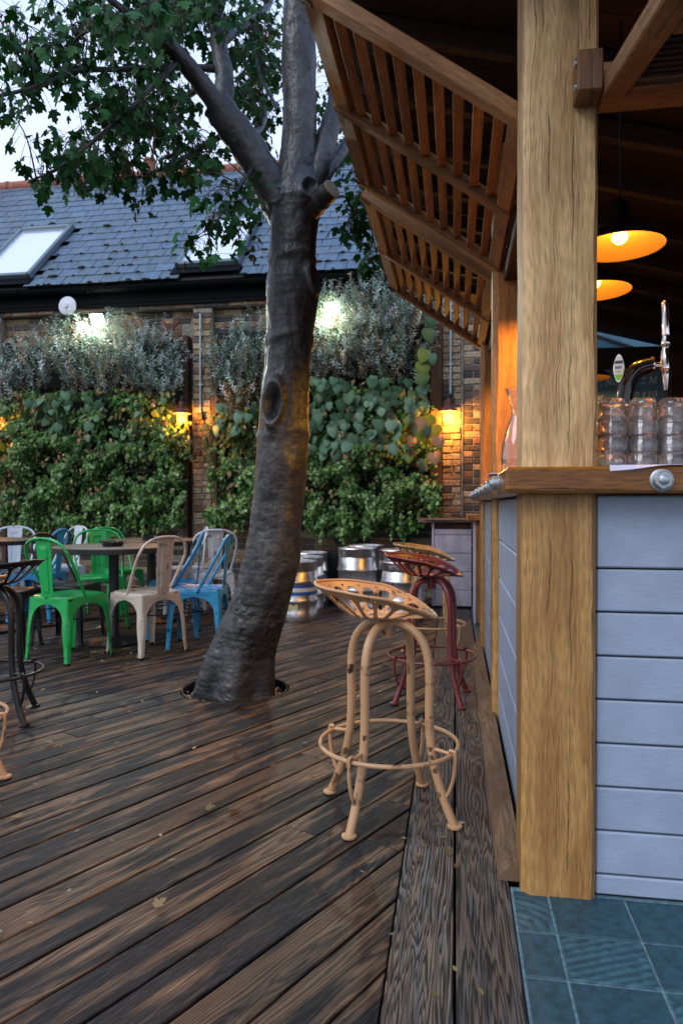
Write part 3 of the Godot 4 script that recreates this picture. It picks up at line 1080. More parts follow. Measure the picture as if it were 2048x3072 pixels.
	ds.tube([Vector3(0, -0.09, -0.02), Vector3(0, -0.2, -0.05), Vector3(0, -0.24, -0.17), Vector3(0, -0.24, -0.24)], 0.010, 8)
	put(ds.mesh(), "stem", M.white_plastic, disc)
	for q in [["slim grey conduit pipe on the brick pier left of the tree", -3.008, 3.33, 2.13], ["slim grey conduit pipe on the brick pier beside the bar", -0.056, 3.33, 2.28]]:
		var c := thing("conduit_pipe", q[0], "pipe", Vector3(q[1], 0, WALL_Z + 0.025))
		var t := MB.new()
		t.tube([Vector3(0, q[3], 0), Vector3(0, q[2], 0)], 0.0125, 10)
		put(t.mesh(), "pipe", M.conduit_grey, c)
		for yy in [q[3] + 0.35, q[3] + 0.95]:
			boxed("clip", c, Vector3(0, yy, -0.008), Vector3(0.06, 0.022, 0.03), M.conduit_grey, 0.004)
		boxed("junction_box", c, Vector3(0, q[3] - 0.03, -0.002), Vector3(0.07, 0.09, 0.05), M.iron_dark, 0.008)

func lump(b: MB, T: Transform3D) -> void:
	# a small rounded octahedron-like blob
	var first := b.v.size()
	var pts := [Vector3(0, 1, 0), Vector3(0, -1, 0)]
	for k in 6:
		pts.append(Vector3(cos(k * PI / 3), 0.15 * (k % 2), sin(k * PI / 3)))
	for p in pts:
		b.vert(T * p, (T.basis * p).normalized())
	for k in 6:
		var a := first + 2 + k
		var c := first + 2 + (k + 1) % 6
		b.tri(first, a, c)
		b.tri(first + 1, c, a)

# ---------------------------------------------------------------- lamps on the wall
func build_wall_lamps() -> void:
	for q in [["glowing orange bulkhead lantern on the brick pier left of the tree", -3.15, 2.05, WALL_Z + 0.26], ["glowing orange bulkhead lantern on the brick pier next to the bar posts", -0.075, 2.02, WALL_Z + 0.17], ["glowing orange lantern on the leftmost brick pier", -5.80, 2.05, WALL_Z + 0.17]]:
		var l := thing("wall_lantern", q[0], "lantern", Vector3(q[1], q[2], q[3]), 0.0, "orange lanterns on the brick piers")
		var cap := MB.new()
		cap.lathe(Transform3D(), [Vector2(0.0, 0.055), Vector2(0.115, 0.055), Vector2(0.118, 0.062), Vector2(0.06, 0.095), Vector2(0.032, 0.12), Vector2(0.03, 0.19), Vector2(0.022, 0.2), Vector2(0.0, 0.2)], 24)
		put(cap.mesh(), "cap", M.rust_iron, l)
		var glass := MB.new()
		glass.lathe(Transform3D(), [Vector2(0.0, -0.085), Vector2(0.03, -0.08), Vector2(0.05, -0.055), Vector2(0.058, 0.0), Vector2(0.056, 0.053)], 24)
		put(glass.mesh(), "glass_jar", M.lantern_glass, l)
		var bulb := MB.new()
		bulb.lathe(Transform3D(), [Vector2(0.0, -0.06), Vector2(0.022, -0.052), Vector2(0.034, -0.03), Vector2(0.034, -0.008), Vector2(0.02, 0.02), Vector2(0.014, 0.05), Vector2(0.0, 0.05)], 18)
		put(bulb.mesh(), "bulb", M.bulb_warm, l)
		var arm := MB.new()
		var dz: float = WALL_Z - q[3]
		arm.tube(smooth_path([Vector3(0, 0.19, 0), Vector3(0, 0.26, -0.01), Vector3(0, 0.27, dz * 0.5), Vector3(0, 0.22, dz + 0.005)], 5), 0.011, 8)
		put(arm.mesh(), "bracket", M.iron_dark, l)
		var o := OmniLight3D.new()
		o.name = "lantern_light"
		o.light_color = Color(1.0, 0.66, 0.25)
		o.light_energy = 0.8
		o.light_size = 0.03
		o.omni_range = 12.0
		o.omni_attenuation = 2.0
		o.shadow_enabled = true
		o.position = Vector3(0, -0.02, 0)
		l.add_child(o)
	for q in [["white floodlight shining below the gutter above the left planted wall", -4.29, 3.30], ["white floodlight shining below the gutter right of the tree trunk", -1.40, 3.30]]:
		var f := thing("floodlight", q[0], "floodlight", Vector3(q[1], q[2], WALL_Z + 0.10), 0.0, "white floodlights under the gutter")
		var B := Basis.from_euler(Vector3(deg_to_rad(38), 0, 0))
		boxed("housing", f, B * Vector3(0, 0, -0.035), Vector3(0.19, 0.14, 0.05), M.black_plastic, 0.012, B)
		boxed("light_lens", f, B * Vector3(0, 0, -0.004), Vector3(0.165, 0.118, 0.012), M.flood_lens, 0.004, B)
		boxed("bracket", f, Vector3(0, 0.0, -0.10), Vector3(0.05, 0.03, 0.12), M.black_plastic, 0.004)
		var s := SpotLight3D.new()
		s.name = "flood_light"
		s.light_color = Color(0.95, 1.0, 0.93)
		s.light_energy = 4.5
		s.light_size = 0.07
		s.spot_angle = 75.0
		s.spot_angle_attenuation = 0.6
		s.spot_range = 20.0
		s.spot_attenuation = 2.0
		s.shadow_enabled = true
		s.transform = Transform3D(B * Basis.from_euler(Vector3(0, PI, 0)), B * Vector3(0, 0, 0.02))
		f.add_child(s)

# ---------------------------------------------------------------- leaves
func outline(kind: String) -> PackedVector2Array:
	match kind:
		"maple":
			var half := [Vector2(0.03, 0.0), Vector2(0.16, 0.06), Vector2(0.36, 0.02), Vector2(0.30, 0.17), Vector2(0.52, 0.36), Vector2(0.50, 0.50), Vector2(0.30, 0.50), Vector2(0.20, 0.52), Vector2(0.26, 0.74), Vector2(0.13, 0.80), Vector2(0.0, 1.0)]
			return mirror(half)
		"ivy":
			return mirror([Vector2(0.05, 0.0), Vector2(0.30, -0.06), Vector2(0.46, 0.16), Vector2(0.30, 0.38), Vector2(0.38, 0.62), Vector2(0.16, 0.66), Vector2(0.0, 1.0)])
		"heart":
			return mirror([Vector2(0.0, 0.08), Vector2(0.14, -0.06), Vector2(0.34, -0.02), Vector2(0.47, 0.18), Vector2(0.44, 0.46), Vector2(0.27, 0.76), Vector2(0.0, 1.0)])
		"sprig":
			return mirror([Vector2(0.03, 0.0), Vector2(0.15, 0.35), Vector2(0.12, 0.75), Vector2(0.0, 1.0)])
		_:
			return mirror([Vector2(0.05, 0.0), Vector2(0.30, 0.3), Vector2(0.26, 0.65), Vector2(0.0, 1.0)])

func mirror(half: Array) -> PackedVector2Array:
	var p := PackedVector2Array()
	for q in half:
		p.append(q)
	for i in range(half.size() - 1, -1, -1):
		if half[i].x > 0.001:
			p.append(Vector2(-half[i].x, half[i].y))
	return p

# a basis whose y points along the leaf and whose z is its upper face
func leaf_basis(tip: Vector3, face: Vector3) -> Basis:
	var y := tip.normalized()
	var x := y.cross(face)
	if x.length_squared() < 1e-5:
		x = y.cross(Vector3(0.3, 0.8, 0.5))
	x = x.normalized()
	return Basis(x, y, x.cross(y).normalized())

func jitter(a: float) -> Vector3:
	return Vector3(rng.randf_range(-a, a), rng.randf_range(-a, a), rng.randf_range(-a, a))

# ---------------------------------------------------------------- planted walls
# upright sprigs of small grey-green leaves
func silver_bush(b: MB, cx: float, cy: float, rx: float, ry: float, out: float, sprigs: int, dry: float) -> void:
	var o := outline("sprig")
	for s in sprigs:
		var a := rng.randf() * TAU
		var q := sqrt(rng.randf())
		var px := cx + cos(a) * q * rx
		var py := cy + sin(a) * q * ry
		var pz := WALL_Z + 0.02 + out * (1.0 - q * q * 0.7) * rng.randf_range(0.25, 1.0)
		var up := Vector3((px - cx) / rx * 0.5, 0.9, 0.35) + jitter(0.45)
		up = up.normalized()
		var ln := rng.randf_range(0.10, 0.22) if rng.randf() < 0.86 else rng.randf_range(0.22, 0.36)
		var t := rng.randf_range(0.7, 1.35)
		var colr := Color(0.30 * t, 0.37 * t, 0.32 * t)
		var kind := rng.randf()
		if kind < dry:
			colr = Color(0.40 * t, 0.28 * t, 0.18 * t)
		elif kind < dry + 0.2:
			colr = Color(0.17 * t, 0.27 * t, 0.18 * t)
		elif kind < dry + 0.35:
			colr = Color(0.46 * t, 0.50 * t, 0.50 * t)
		var base := Vector3(px, py, pz)
		var k := 0.0
		var tw := rng.randf() * TAU
		while k < ln:
			var at_ := base + up * k
			tw += 2.4
			var side := up.cross(Vector3(cos(tw), 0.2, sin(tw))).normalized()
			b.col = colr * rng.randf_range(0.75, 1.2)
			b.leaf(Transform3D(leaf_basis(side * 0.8 + up * 0.7, up + jitter(0.4)), at_), o, rng.randf_range(0.028, 0.052), 0.15, 0.3)
			k += 0.0115

# trailing ivy and other small leaves
func small_leaves(b: MB, x0: float, x1: float, y0: float, y1: float, n: int, out: float, size: float, cols: Array, kind := "ivy") -> void:
	var o := outline(kind)
	var field := FastNoiseLite.new()
	field.seed = rng.randi() % 1000
	field.frequency = 2.4
	field.fractal_octaves = 3
	var made := 0
	var tries := 0
	while made < n and tries < n * 5:
		tries += 1
		var px := rng.randf_range(x0, x1)
		var py := rng.randf_range(y0, y1)
		var edge: float = min(min(px - x0, x1 - px) / 0.12, min((py - y0) / 0.16, (y1 - py) / 0.16))
		var f := field.get_noise_2d(px, py)
		if rng.randf() > clampf(0.5 + f * 1.6, 0.08, 1.0) * clampf(edge + 0.15 + f * 0.4, 0.0, 1.0):
			continue
		var pz := WALL_Z + 0.03 + out * clampf(0.55 + f * 1.1, 0.1, 1.0) * rng.randf_range(0.5, 1.0)
		var face := Vector3(0, 0.45, 1.0) + jitter(0.75)
		var tip := Vector3(0, -1.0, 0.35) + jitter(0.8)
		b.col = cols[rng.randi_range(0, cols.size() - 1)] * rng.randf_range(0.7, 1.35)
		b.leaf(Transform3D(leaf_basis(tip, face), Vector3(px, py, pz)), o, size * rng.randf_range(0.6, 1.35), 0.25, 0.25)
		made += 1

# loose runners hanging below the panel
func strands(b: MB, x0: float, x1: float, n: int, cols: Array) -> void:
	var o := outline("ivy")
	for k in n:
		var p := Vector3(rng.randf_range(x0, x1), rng.randf_range(0.85, 1.0), WALL_Z + rng.randf_range(0.12, 0.34))
		var ln := rng.randf_range(0.08, 0.34)
		var t := 0.0
		while t < ln:
			t += 0.018
			p += Vector3(rng.randf_range(-0.008, 0.008), -0.018, rng.randf_range(-0.004, 0.006))
			b.col = cols[rng.randi_range(0, cols.size() - 1)] * rng.randf_range(0.8, 1.4)
			b.leaf(Transform3D(leaf_basis(Vector3(0, -1, 0.3) + jitter(0.9), Vector3(0, 0.4, 1) + jitter(0.7)), p + jitter(0.012)), o, rng.randf_range(0.025, 0.05), 0.25, 0.25)

var heart_mesh := []
func heart_shapes() -> void:
	var cols := [Color(0.055, 0.115, 0.06), Color(0.075, 0.15, 0.085), Color(0.10, 0.18, 0.11), Color(0.045, 0.095, 0.04), Color(0.09, 0.14, 0.045), Color(0.30, 0.23, 0.02), Color(0.34, 0.17, 0.09), Color(0.14, 0.17, 0.03), Color(0.13, 0.21, 0.13)]
	for c in cols:
		var b := MB.new()
		b.colored = true
		b.col = c
		b.leaf(Transform3D(), outline("heart"), 1.0, 0.22, 0.28)
		var t := MB.new()
		heart_mesh.append(b.mesh())

func heart_leaf(parent: Node3D, p: Vector3, size: float, k: int, spread := 0.45) -> void:
	var face := Vector3(0, 0.35, 1.0) + jitter(spread * 1.5)
	var tip := Vector3(0, -1.0, 0.25) + jitter(spread)
	put(heart_mesh[k], "leaf", M.heart_leaf, parent, Transform3D(leaf_basis(tip, face).scaled_local(Vector3.ONE * size), p))

func build_planted_walls() -> void:
	rng.seed = 303
	heart_shapes()
	var greens := [Color(0.035, 0.10, 0.022), Color(0.055, 0.14, 0.03), Color(0.085, 0.18, 0.04), Color(0.025, 0.07, 0.02), Color(0.14, 0.22, 0.055), Color(0.20, 0.28, 0.13)]
	var olive := [Color(0.10, 0.12, 0.02), Color(0.055, 0.10, 0.03), Color(0.13, 0.11, 0.03), Color(0.04, 0.08, 0.025)]
	var dead := [Color(0.20, 0.12, 0.05), Color(0.12, 0.07, 0.035), Color(0.28, 0.20, 0.09)]
	# left of the tree
	var L := thing("planted_wall", "planted wall panel of ivy and silvery shrubs left of the tree", "living wall", Vector3.ZERO, 0.0, "planted panels on the brick wall")
	span("backing_panel", L, Vector3(-5.60, 0.92, WALL_Z - 0.09), Vector3(-3.22, 3.02, WALL_Z + 0.01), M.planter_felt, 0.004)
	for y in [0.92, 1.45, 1.98, 2.5]:
		span("planting_shelf", L, Vector3(-5.6, y - 0.02, WALL_Z + 0.012), Vector3(-3.22, y + 0.03, WALL_Z + 0.075), M.planter_felt, 0.006)
	for x in [-3.20, -5.60]:
		span("timber_post", L, Vector3(x - 0.03, 0.3, WALL_Z - 0.098), Vector3(x + 0.035, 3.08, WALL_Z + 0.03), M.dark_timber, 0.008)
	var b := MB.new()
	b.colored = true
	for q in [[-5.15, 2.72, 0.5, 0.30, 0.36, 150, 0.12], [-4.62, 2.90, 0.45, 0.30, 0.40, 170, 0.14], [-4.05, 2.88, 0.45, 0.36, 0.42, 190, 0.16], [-3.62, 2.72, 0.38, 0.36, 0.38, 150, 0.06], [-4.25, 2.52, 0.55, 0.22, 0.34, 110, 0.2], [-3.45, 2.50, 0.26, 0.24, 0.30, 60, 0.05], [-5.42, 2.50, 0.22, 0.22, 0.25, 50, 0.2]]:
		silver_bush(b, q[0], q[1], q[2], q[3], q[4], q[5], q[6])
	stuff(put(b.mesh(), "silver_foliage", M.silver_leaf, L))
	b = MB.new()
	b.colored = true
	small_leaves(b, -5.62, -3.12, 0.80, 1.98, 8200, 0.34, 0.047, greens)
	small_leaves(b, -5.60, -3.3, 1.75, 2.45, 2300, 0.24, 0.050, greens)
	small_leaves(b, -3.75, -3.05, 1.6, 2.1, 350, 0.28, 0.07, olive, "plain")
	small_leaves(b, -5.62, -5.2, 1.6, 2.1, 250, 0.26, 0.07, olive, "plain")
	small_leaves(b, -5.5, -3.2, 0.68, 0.95, 500, 0.18, 0.055, greens)
	strands(b, -5.5, -3.25, 26, greens)
	small_leaves(b, -5.6, -3.2, 1.0, 2.5, 260, 0.36, 0.06, dead, "plain")
	stuff(put(b.mesh(), "ivy_foliage", M.ivy_leaf, L))
	for i in 95:
		var x := rng.randf_range(-5.55, -3.25)
		var y := rng.randf_range(1.78, 2.42) - (0.1 if x > -4.2 else 0.0)
		if rng.randf() < 0.35:
			x = -4.75 + rng.randfn(0.0, 0.22)
			y = 2.22 + rng.randfn(0.0, 0.12)
		var k := rng.randi_range(0, 4) if rng.randf() < 0.85 else 8
		if (x > -3.55 and y < 2.25) or (x < -5.35 and y < 2.15):
			k = [5, 7, 4, 6][rng.randi_range(0, 3)]
		heart_leaf(L, Vector3(x, y, WALL_Z + 0.22 + rng.randf() * 0.16), rng.randf_range(0.06, 0.135), k, 0.7)
	# behind and right of the tree
	var R := thing("planted_wall", "planted wall panel of heart-shaped leaves and silvery shrubs between tree and bar", "living wall", Vector3.ZERO, 0.0, "planted panels on the brick wall")
	span("backing_panel", R, Vector3(-2.80, 0.92, WALL_Z - 0.09), Vector3(-0.30, 3.10, WALL_Z + 0.01), M.planter_felt, 0.004)
	for y in [0.92, 1.45, 1.98, 2.5]:
		span("planting_shelf", R, Vector3(-2.80, y - 0.02, WALL_Z + 0.012), Vector3(-0.30, y + 0.03, WALL_Z + 0.075), M.planter_felt, 0.006)
	span("timber_post", R, Vector3(-0.285, 0.78, WALL_Z - 0.098), Vector3(-0.155, 3.1, WALL_Z + 0.06), M.rough_post, 0.01)
	span("timber_post", R, Vector3(-2.87, 0.3, WALL_Z - 0.098), Vector3(-2.80, 3.0, WALL_Z + 0.03), M.rough_post, 0.008)
	b = MB.new()
	b.colored = true
	for q in [[-1.45, 3.05, 0.42, 0.40, 0.42, 200, 0.22], [-0.95, 3.08, 0.48, 0.46, 0.46, 260, 0.10], [-0.55, 2.98, 0.34, 0.44, 0.40, 160, 0.22], [-1.15, 2.68, 0.5, 0.26, 0.36, 150, 0.35], [-0.60, 2.58, 0.3, 0.25, 0.32, 80, 0.2], [-2.55, 2.72, 0.34, 0.34, 0.34, 130, 0.08], [-2.15, 2.82, 0.36, 0.42, 0.36, 150, 0.12], [-2.45, 2.38, 0.34, 0.28, 0.32, 90, 0.1], [-1.75, 2.72, 0.35, 0.4, 0.36, 90, 0.15]]:
		silver_bush(b, q[0], q[1], q[2], q[3], q[4], q[5], q[6])
	stuff(put(b.mesh(), "silver_foliage", M.silver_leaf, R))
	b = MB.new()
	b.colored = true
	small_leaves(b, -2.86, -0.16, 0.80, 1.72, 7400, 0.34, 0.047, greens)
	small_leaves(b, -1.9, -0.25, 1.5, 2.5, 2000, 0.16, 0.05, greens)
	small_leaves(b, -2.92, -1.9, 1.55, 2.2, 1100, 0.28, 0.075, olive, "plain")
	small_leaves(b, -1.7, -0.3, 0.66, 0.95, 420, 0.18, 0.055, greens)
	strands(b, -2.75, -0.35, 26, greens)
	small_leaves(b, -2.8, -0.25, 1.0, 2.5, 260, 0.36, 0.06, dead, "plain")
	stuff(put(b.mesh(), "ivy_foliage", M.ivy_leaf, R))
	for i in 210:
		var x := rng.randf_range(-1.75, -0.28)
		var y := rng.randf_range(1.62, 2.48)
		if i < 22:
			x = rng.randf_range(-2.75, -2.0)
			y = rng.randf_range(1.9, 2.3)
		var k: int = [1, 2, 8, 2, 8, 1, 0][rng.randi_range(0, 6)]
		if x > -0.55 and y < 2.15:
			k = [5, 5, 6, 7, 8, 2][rng.randi_range(0, 5)]
		heart_leaf(R, Vector3(x, y, WALL_Z + 0.18 + rng.randf() * 0.16), rng.randf_range(0.075, 0.15), k)
	for q in [[-0.30, 2.98, 0.16, 4], [-0.32, 2.75, 0.17, 7], [-0.26, 2.70, 0.13, 2], [-0.36, 2.62, 0.18, 7], [-0.34, 2.50, 0.17, 4], [-0.26, 3.12, 0.15, 3], [-0.22, 1.92, 0.17, 5], [-0.28, 2.02, 0.18, 5], [-0.20, 1.80, 0.16, 6], [-0.32, 1.86, 0.17, 5], [-0.24, 1.62, 0.15, 6], [-0.34, 1.55, 0.16, 8]]:
		heart_leaf(R, Vector3(q[0], q[1], WALL_Z + 0.30), q[2], q[3], 0.3)

# ---------------------------------------------------------------- the tree in the deck
var boughs := []          # every bough as a list of points, for the twigs to grow from

func bough(tree: Node3D, called: String, pts: Array, r0: float, r1: float, sides := 12) -> void:
	var w := []
	for p in pts:
		w.append(at(p[0], p[1], p[2]))
	var path := smooth_path(w, 6)
	var rad := []
	for i in path.size():
		var t := float(i) / (path.size() - 1)
		rad.append(lerpf(r0, r1, pow(t, 0.8)) * (1.0 + 0.05 * sin(i * 1.7)))
		boughs.append(path[i])
	var b := MB.new()
	b.tube(path, rad, sides, 0.26)
	put(b.mesh(), called, M.bark, tree)

func build_tree() -> void:
	rng.seed = 404
	var tree := thing("sycamore_tree", "grey-barked sycamore tree leaning up through a hole in the deck", "tree")
	# trunk: edges read every few courses up, about 4 m off
	var rows := [[1625, 452, 632, 3.97], [1600, 452, 628, 3.97], [1578, 457, 624, 3.97], [1545, 466, 627, 3.97], [1505, 476, 631, 3.97], [1468, 489, 641, 3.97], [1431, 503, 652, 3.96], [1395, 521, 662, 3.96], [1358, 537, 671, 3.95], [1320, 548, 680, 3.95], [1285, 556, 687, 3.95], [1248, 566, 691, 3.95], [1211, 575, 694, 3.95], [1150, 580, 699, 3.95], [1081, 586, 705, 3.95], [1003, 592, 709, 3.95], [925, 599, 711, 3.95], [846, 608, 714, 3.95], [768, 612, 719, 3.95], [715, 611, 727, 3.95], [680, 611, 733, 3.95], [650, 611, 732, 3.95], [617, 618, 723, 3.95], [580, 620, 725, 3.95], [539, 620, 730, 3.95], [500, 616, 736, 3.95], [470, 615, 742, 3.95], [440, 628, 738, 3.97], [400, 640, 728, 3.98], [340, 647, 726, 4.0], [250, 650, 727, 4.0], [150, 649, 726, 4.0], [60, 651, 725, 4.0], [-60, 652, 722, 4.0], [-260, 660, 715, 4.0]]
	var pts := []
	var rad := []
	for r in rows:
		pts.append(at((r[1] + r[2]) * 0.5, r[0], r[3]))
		rad.append((r[2] - r[1]) * 0.5 * r[3] / 1600.0)
	var path := smooth_path(pts, 12)
	var rr := smooth_vals(rad, 12)
	var field := FastNoiseLite.new()
	field.seed = 9
	field.frequency = 1.6
	field.fractal_octaves = 3
	var b := MB.new()
	var S := 128
	var a0 := deg_to_rad(YAW)
	var run := 0.0
	for i in path.size():
		if i:
			run += path[i].distance_to(path[i - 1])
		for k in S + 1:
			var an := TAU * k / S
			var dirv := Vector3(sin(an), 0, cos(an))       # an = 0 looks down the deck at +z
			var p: Vector3 = path[i] + dirv * rr[i]
			var dsp := field.get_noise_3d(p.x * 2.2, p.y * 1.3, p.z * 2.2) * 0.012 + field.get_noise_3d(p.x * 9.0, p.y * 4.0, p.z * 9.0) * 0.005
			# fine wrinkles round the stem, plates and cracks near the foot
			dsp += 0.0018 * field.get_noise_3d(p.x * 3.0, p.y * 42.0, p.z * 3.0)
			var plate := absf(field.get_noise_3d(p.x * 14.0, p.y * 4.5, p.z * 14.0))
			var rough := clampf((0.95 - p.y) / 0.7, 0.0, 1.0) * clampf(0.35 + 1.6 * field.get_noise_3d(p.x * 3.0 + 7.0, p.y * 2.0, p.z * 3.0), 0.0, 1.0)
			dsp -= rough * 0.016 * clampf(1.0 - plate * 9.0, 0.0, 1.0)
			# buttresses at the foot
			var foot := clampf((0.45 - p.y) / 0.45, 0.0, 1.0)
			dsp += foot * 0.03 * sin(an * 5.0 + 0.6) * foot
			# the healed scar: a raised lip round a hollow, facing the camera
			for q in [[1.60, -0.22, 0.046, 0.105, 1.0], [2.78, 0.75, 0.05, 0.06, 0.5], [2.30, 1.25, 0.05, 0.07, 0.45], [2.74, -0.5, 0.035, 0.04, 0.4]]:
				var da: float = wrapf(an - q[1], -PI, PI) * rr[i]
				var e: float = sqrt(pow(da / q[2], 2.0) + pow((p.y - q[0]) / q[3], 2.0))
				if e < 3.0:
					dsp += q[4] * (0.036 * exp(-pow((e - 1.1) / 0.32, 2.0)) - 0.045 * exp(-pow(e / 0.66, 2.0)))
			# branch collars
			for q in [[1.98, 0.010], [1.44, 0.008], [2.42, 0.008]]:
				dsp += q[1] * exp(-pow((p.y - q[0] - 0.02 * sin(an * 2.0)) / 0.022, 2.0))
			b.vert(p + dirv * dsp, dirv, Vector2(float(k) / S * 2.0, -run * 0.30))
	for i in path.size() - 1:
		for k in S:
			var q := i * (S + 1) + k
			var w := q + S + 1
			b.tri(q, q + 1, w)
			b.tri(q + 1, w + 1, w)
	# smooth normals from the displaced surface
	var acc := PackedVector3Array()
	acc.resize(b.v.size())
	for t in range(0, b.idx.size(), 3):
		var nn := (b.v[b.idx[t + 2]] - b.v[b.idx[t]]).cross(b.v[b.idx[t + 1]] - b.v[b.idx[t]])
		for e in 3:
			acc[b.idx[t + e]] += nn
	for i in path.size():
		var s := acc[i * (S + 1)] + acc[i * (S + 1) + S]
		acc[i * (S + 1)] = s
		acc[i * (S + 1) + S] = s
	for i in acc.size():
		b.n[i] = acc[i].normalized()
	put(b.mesh(), "trunk", M.bark, tree)
	for i in range(path.size() - 70, path.size(), 2):
		boughs.append(path[i])
	# dark lump as painted shade in the scar, the cut stub and the collar of black edging
	var shade_lump := MB.new()
	lump(shade_lump, Transform3D(Basis.from_euler(Vector3(0, -0.22, 0)).scaled_local(Vector3(0.033, 0.085, 0.014)), at(642, 948, 3.95) + Vector3(0.032, -0.01, 0.122)))
	put(shade_lump.mesh(), "knot_shade", M.iron_dark, tree)
	bough(tree, "limb", [[668, 520, 3.95], [625, 440, 3.93], [575, 350, 3.9], [520, 275, 3.86], [498, 245, 3.84]], 0.11, 0.082, 20)
	bough(tree, "limb", [[510, 262, 3.85], [455, 185, 3.78], [400, 120, 3.68], [362, 70, 3.6], [335, 10, 3.5], [310, -80, 3.4]], 0.058, 0.03, 16)
	bough(tree, "limb", [[508, 262, 3.86], [518, 190, 3.92], [505, 110, 4.0], [500, 30, 4.1], [505, -100, 4.2]], 0.062, 0.035, 16)
	bough(tree, "limb", [[690, 500, 3.95], [722, 420, 3.98], [748, 330, 4.05], [772, 250, 4.15], [790, 160, 4.3], [815, 20, 4.5], [830, -100, 4.6]], 0.075, 0.045, 16)
	bough(tree, "limb", [[705, 470, 4.0], [750, 400, 4.15], [790, 345, 4.3], [830, 300, 4.6], [870, 240, 5.0]], 0.05, 0.03, 12)
	bough(tree, "stub", [[700, 500, 3.93], [728, 470, 3.86], [752, 447, 3.80], [762, 438, 3.78]], 0.066, 0.05, 18)
	var disc := MB.new()
	var c0 := at(762, 438, 3.78)
	var nrm := (c0 - at(740, 459, 3.83)).normalized()
	disc.lathe(Transform3D(leaf_basis(nrm, Vector3.RIGHT), c0 + nrm * 0.001), [Vector2(0.052, -0.004), Vector2(0.052, 0.004), Vector2(0.0, 0.006)], 20)
	put(disc.mesh(), "cut_face", M.cut_wood, tree)
	# boughs towards and away from the camera
	for q in [
		[[[498, 165, 3.95], [400, 160, 3.85], [290, 166, 3.7], [180, 170, 3.55], [90, 205, 3.4], [-10, 230, 3.3]], 0.022, 0.008],
		[[[200, 168, 3.6], [110, 135, 3.5], [30, 115, 3.45], [-60, 100, 3.4]], 0.012, 0.006],
		[[[420, 140, 3.72], [330, 230, 3.6], [230, 320, 3.5], [140, 390, 3.4], [70, 420, 3.35]], 0.018, 0.005],
		[[[540, 300, 3.9], [470, 340, 4.0], [380, 390, 4.15], [280, 420, 4.3], [190, 440, 4.4]], 0.020, 0.006],
		[[[590, 380, 3.9], [560, 420, 3.7], [520, 480, 3.55], [480, 540, 3.45]], 0.012, 0.004],
		[[[500, 60, 4.05], [430, 20, 4.4], [330, 0, 4.8], [220, -20, 5.2]], 0.03, 0.012],
		[[[505, 110, 4.0], [570, 60, 4.5], [620, 20, 5.0], [640, -60, 5.4]], 0.03, 0.012],
		[[[400, 120, 3.68], [330, 60, 3.2], [260, 10, 2.9], [200, -50, 2.7]], 0.025, 0.01],
		[[[560, 330, 3.9], [600, 300, 4.5], [610, 260, 5.1], [590, 220, 5.6]], 0.025, 0.01],
		[[[772, 250, 4.15], [810, 330, 4.5], [830, 420, 4.7], [850, 520, 4.8], [868, 600, 4.85]], 0.016, 0.004],
		[[[745, 470, 3.9], [790, 455, 4.2], [815, 500, 4.35], [848, 545, 4.4]], 0.010, 0.004],
		[[[470, 200, 3.8], [380, 260, 4.3], [290, 300, 4.8], [210, 330, 5.2]], 0.022, 0.008],
		[[[345, 30, 3.5], [250, 60, 3.6], [190, 90, 3.7], [150, 140, 3.8]], 0.016, 0.006],
		[[[640, 260, 4.05], [600, 180, 4.3], [580, 100, 4.5]], 0.014, 0.006]]:
		bough(tree, "branch", q[0], q[1], q[2], 8)
	# foliage: clumps of leaves on twigs; [u, v, spread u, spread v, distance, spread, twigs]
	var mb := MB.new()
	mb.colored = true
	var tw := MB.new()
	var seeds := MB.new()
	seeds.colored = true
	var o := outline("maple")
	var single := 0
	var shapes := []
	for k in 8:
		var lf := MB.new()
		lf.colored = true
		var t := rng.randf_range(0.6, 1.3)
		lf.col = Color(0.016 * t, 0.075 * t, 0.018 * t)
		lf.leaf(Transform3D(), o, 1.0, rng.randf_range(0.1, 0.3), rng.randf_range(0.15, 0.4))
		shapes.append(lf.mesh())
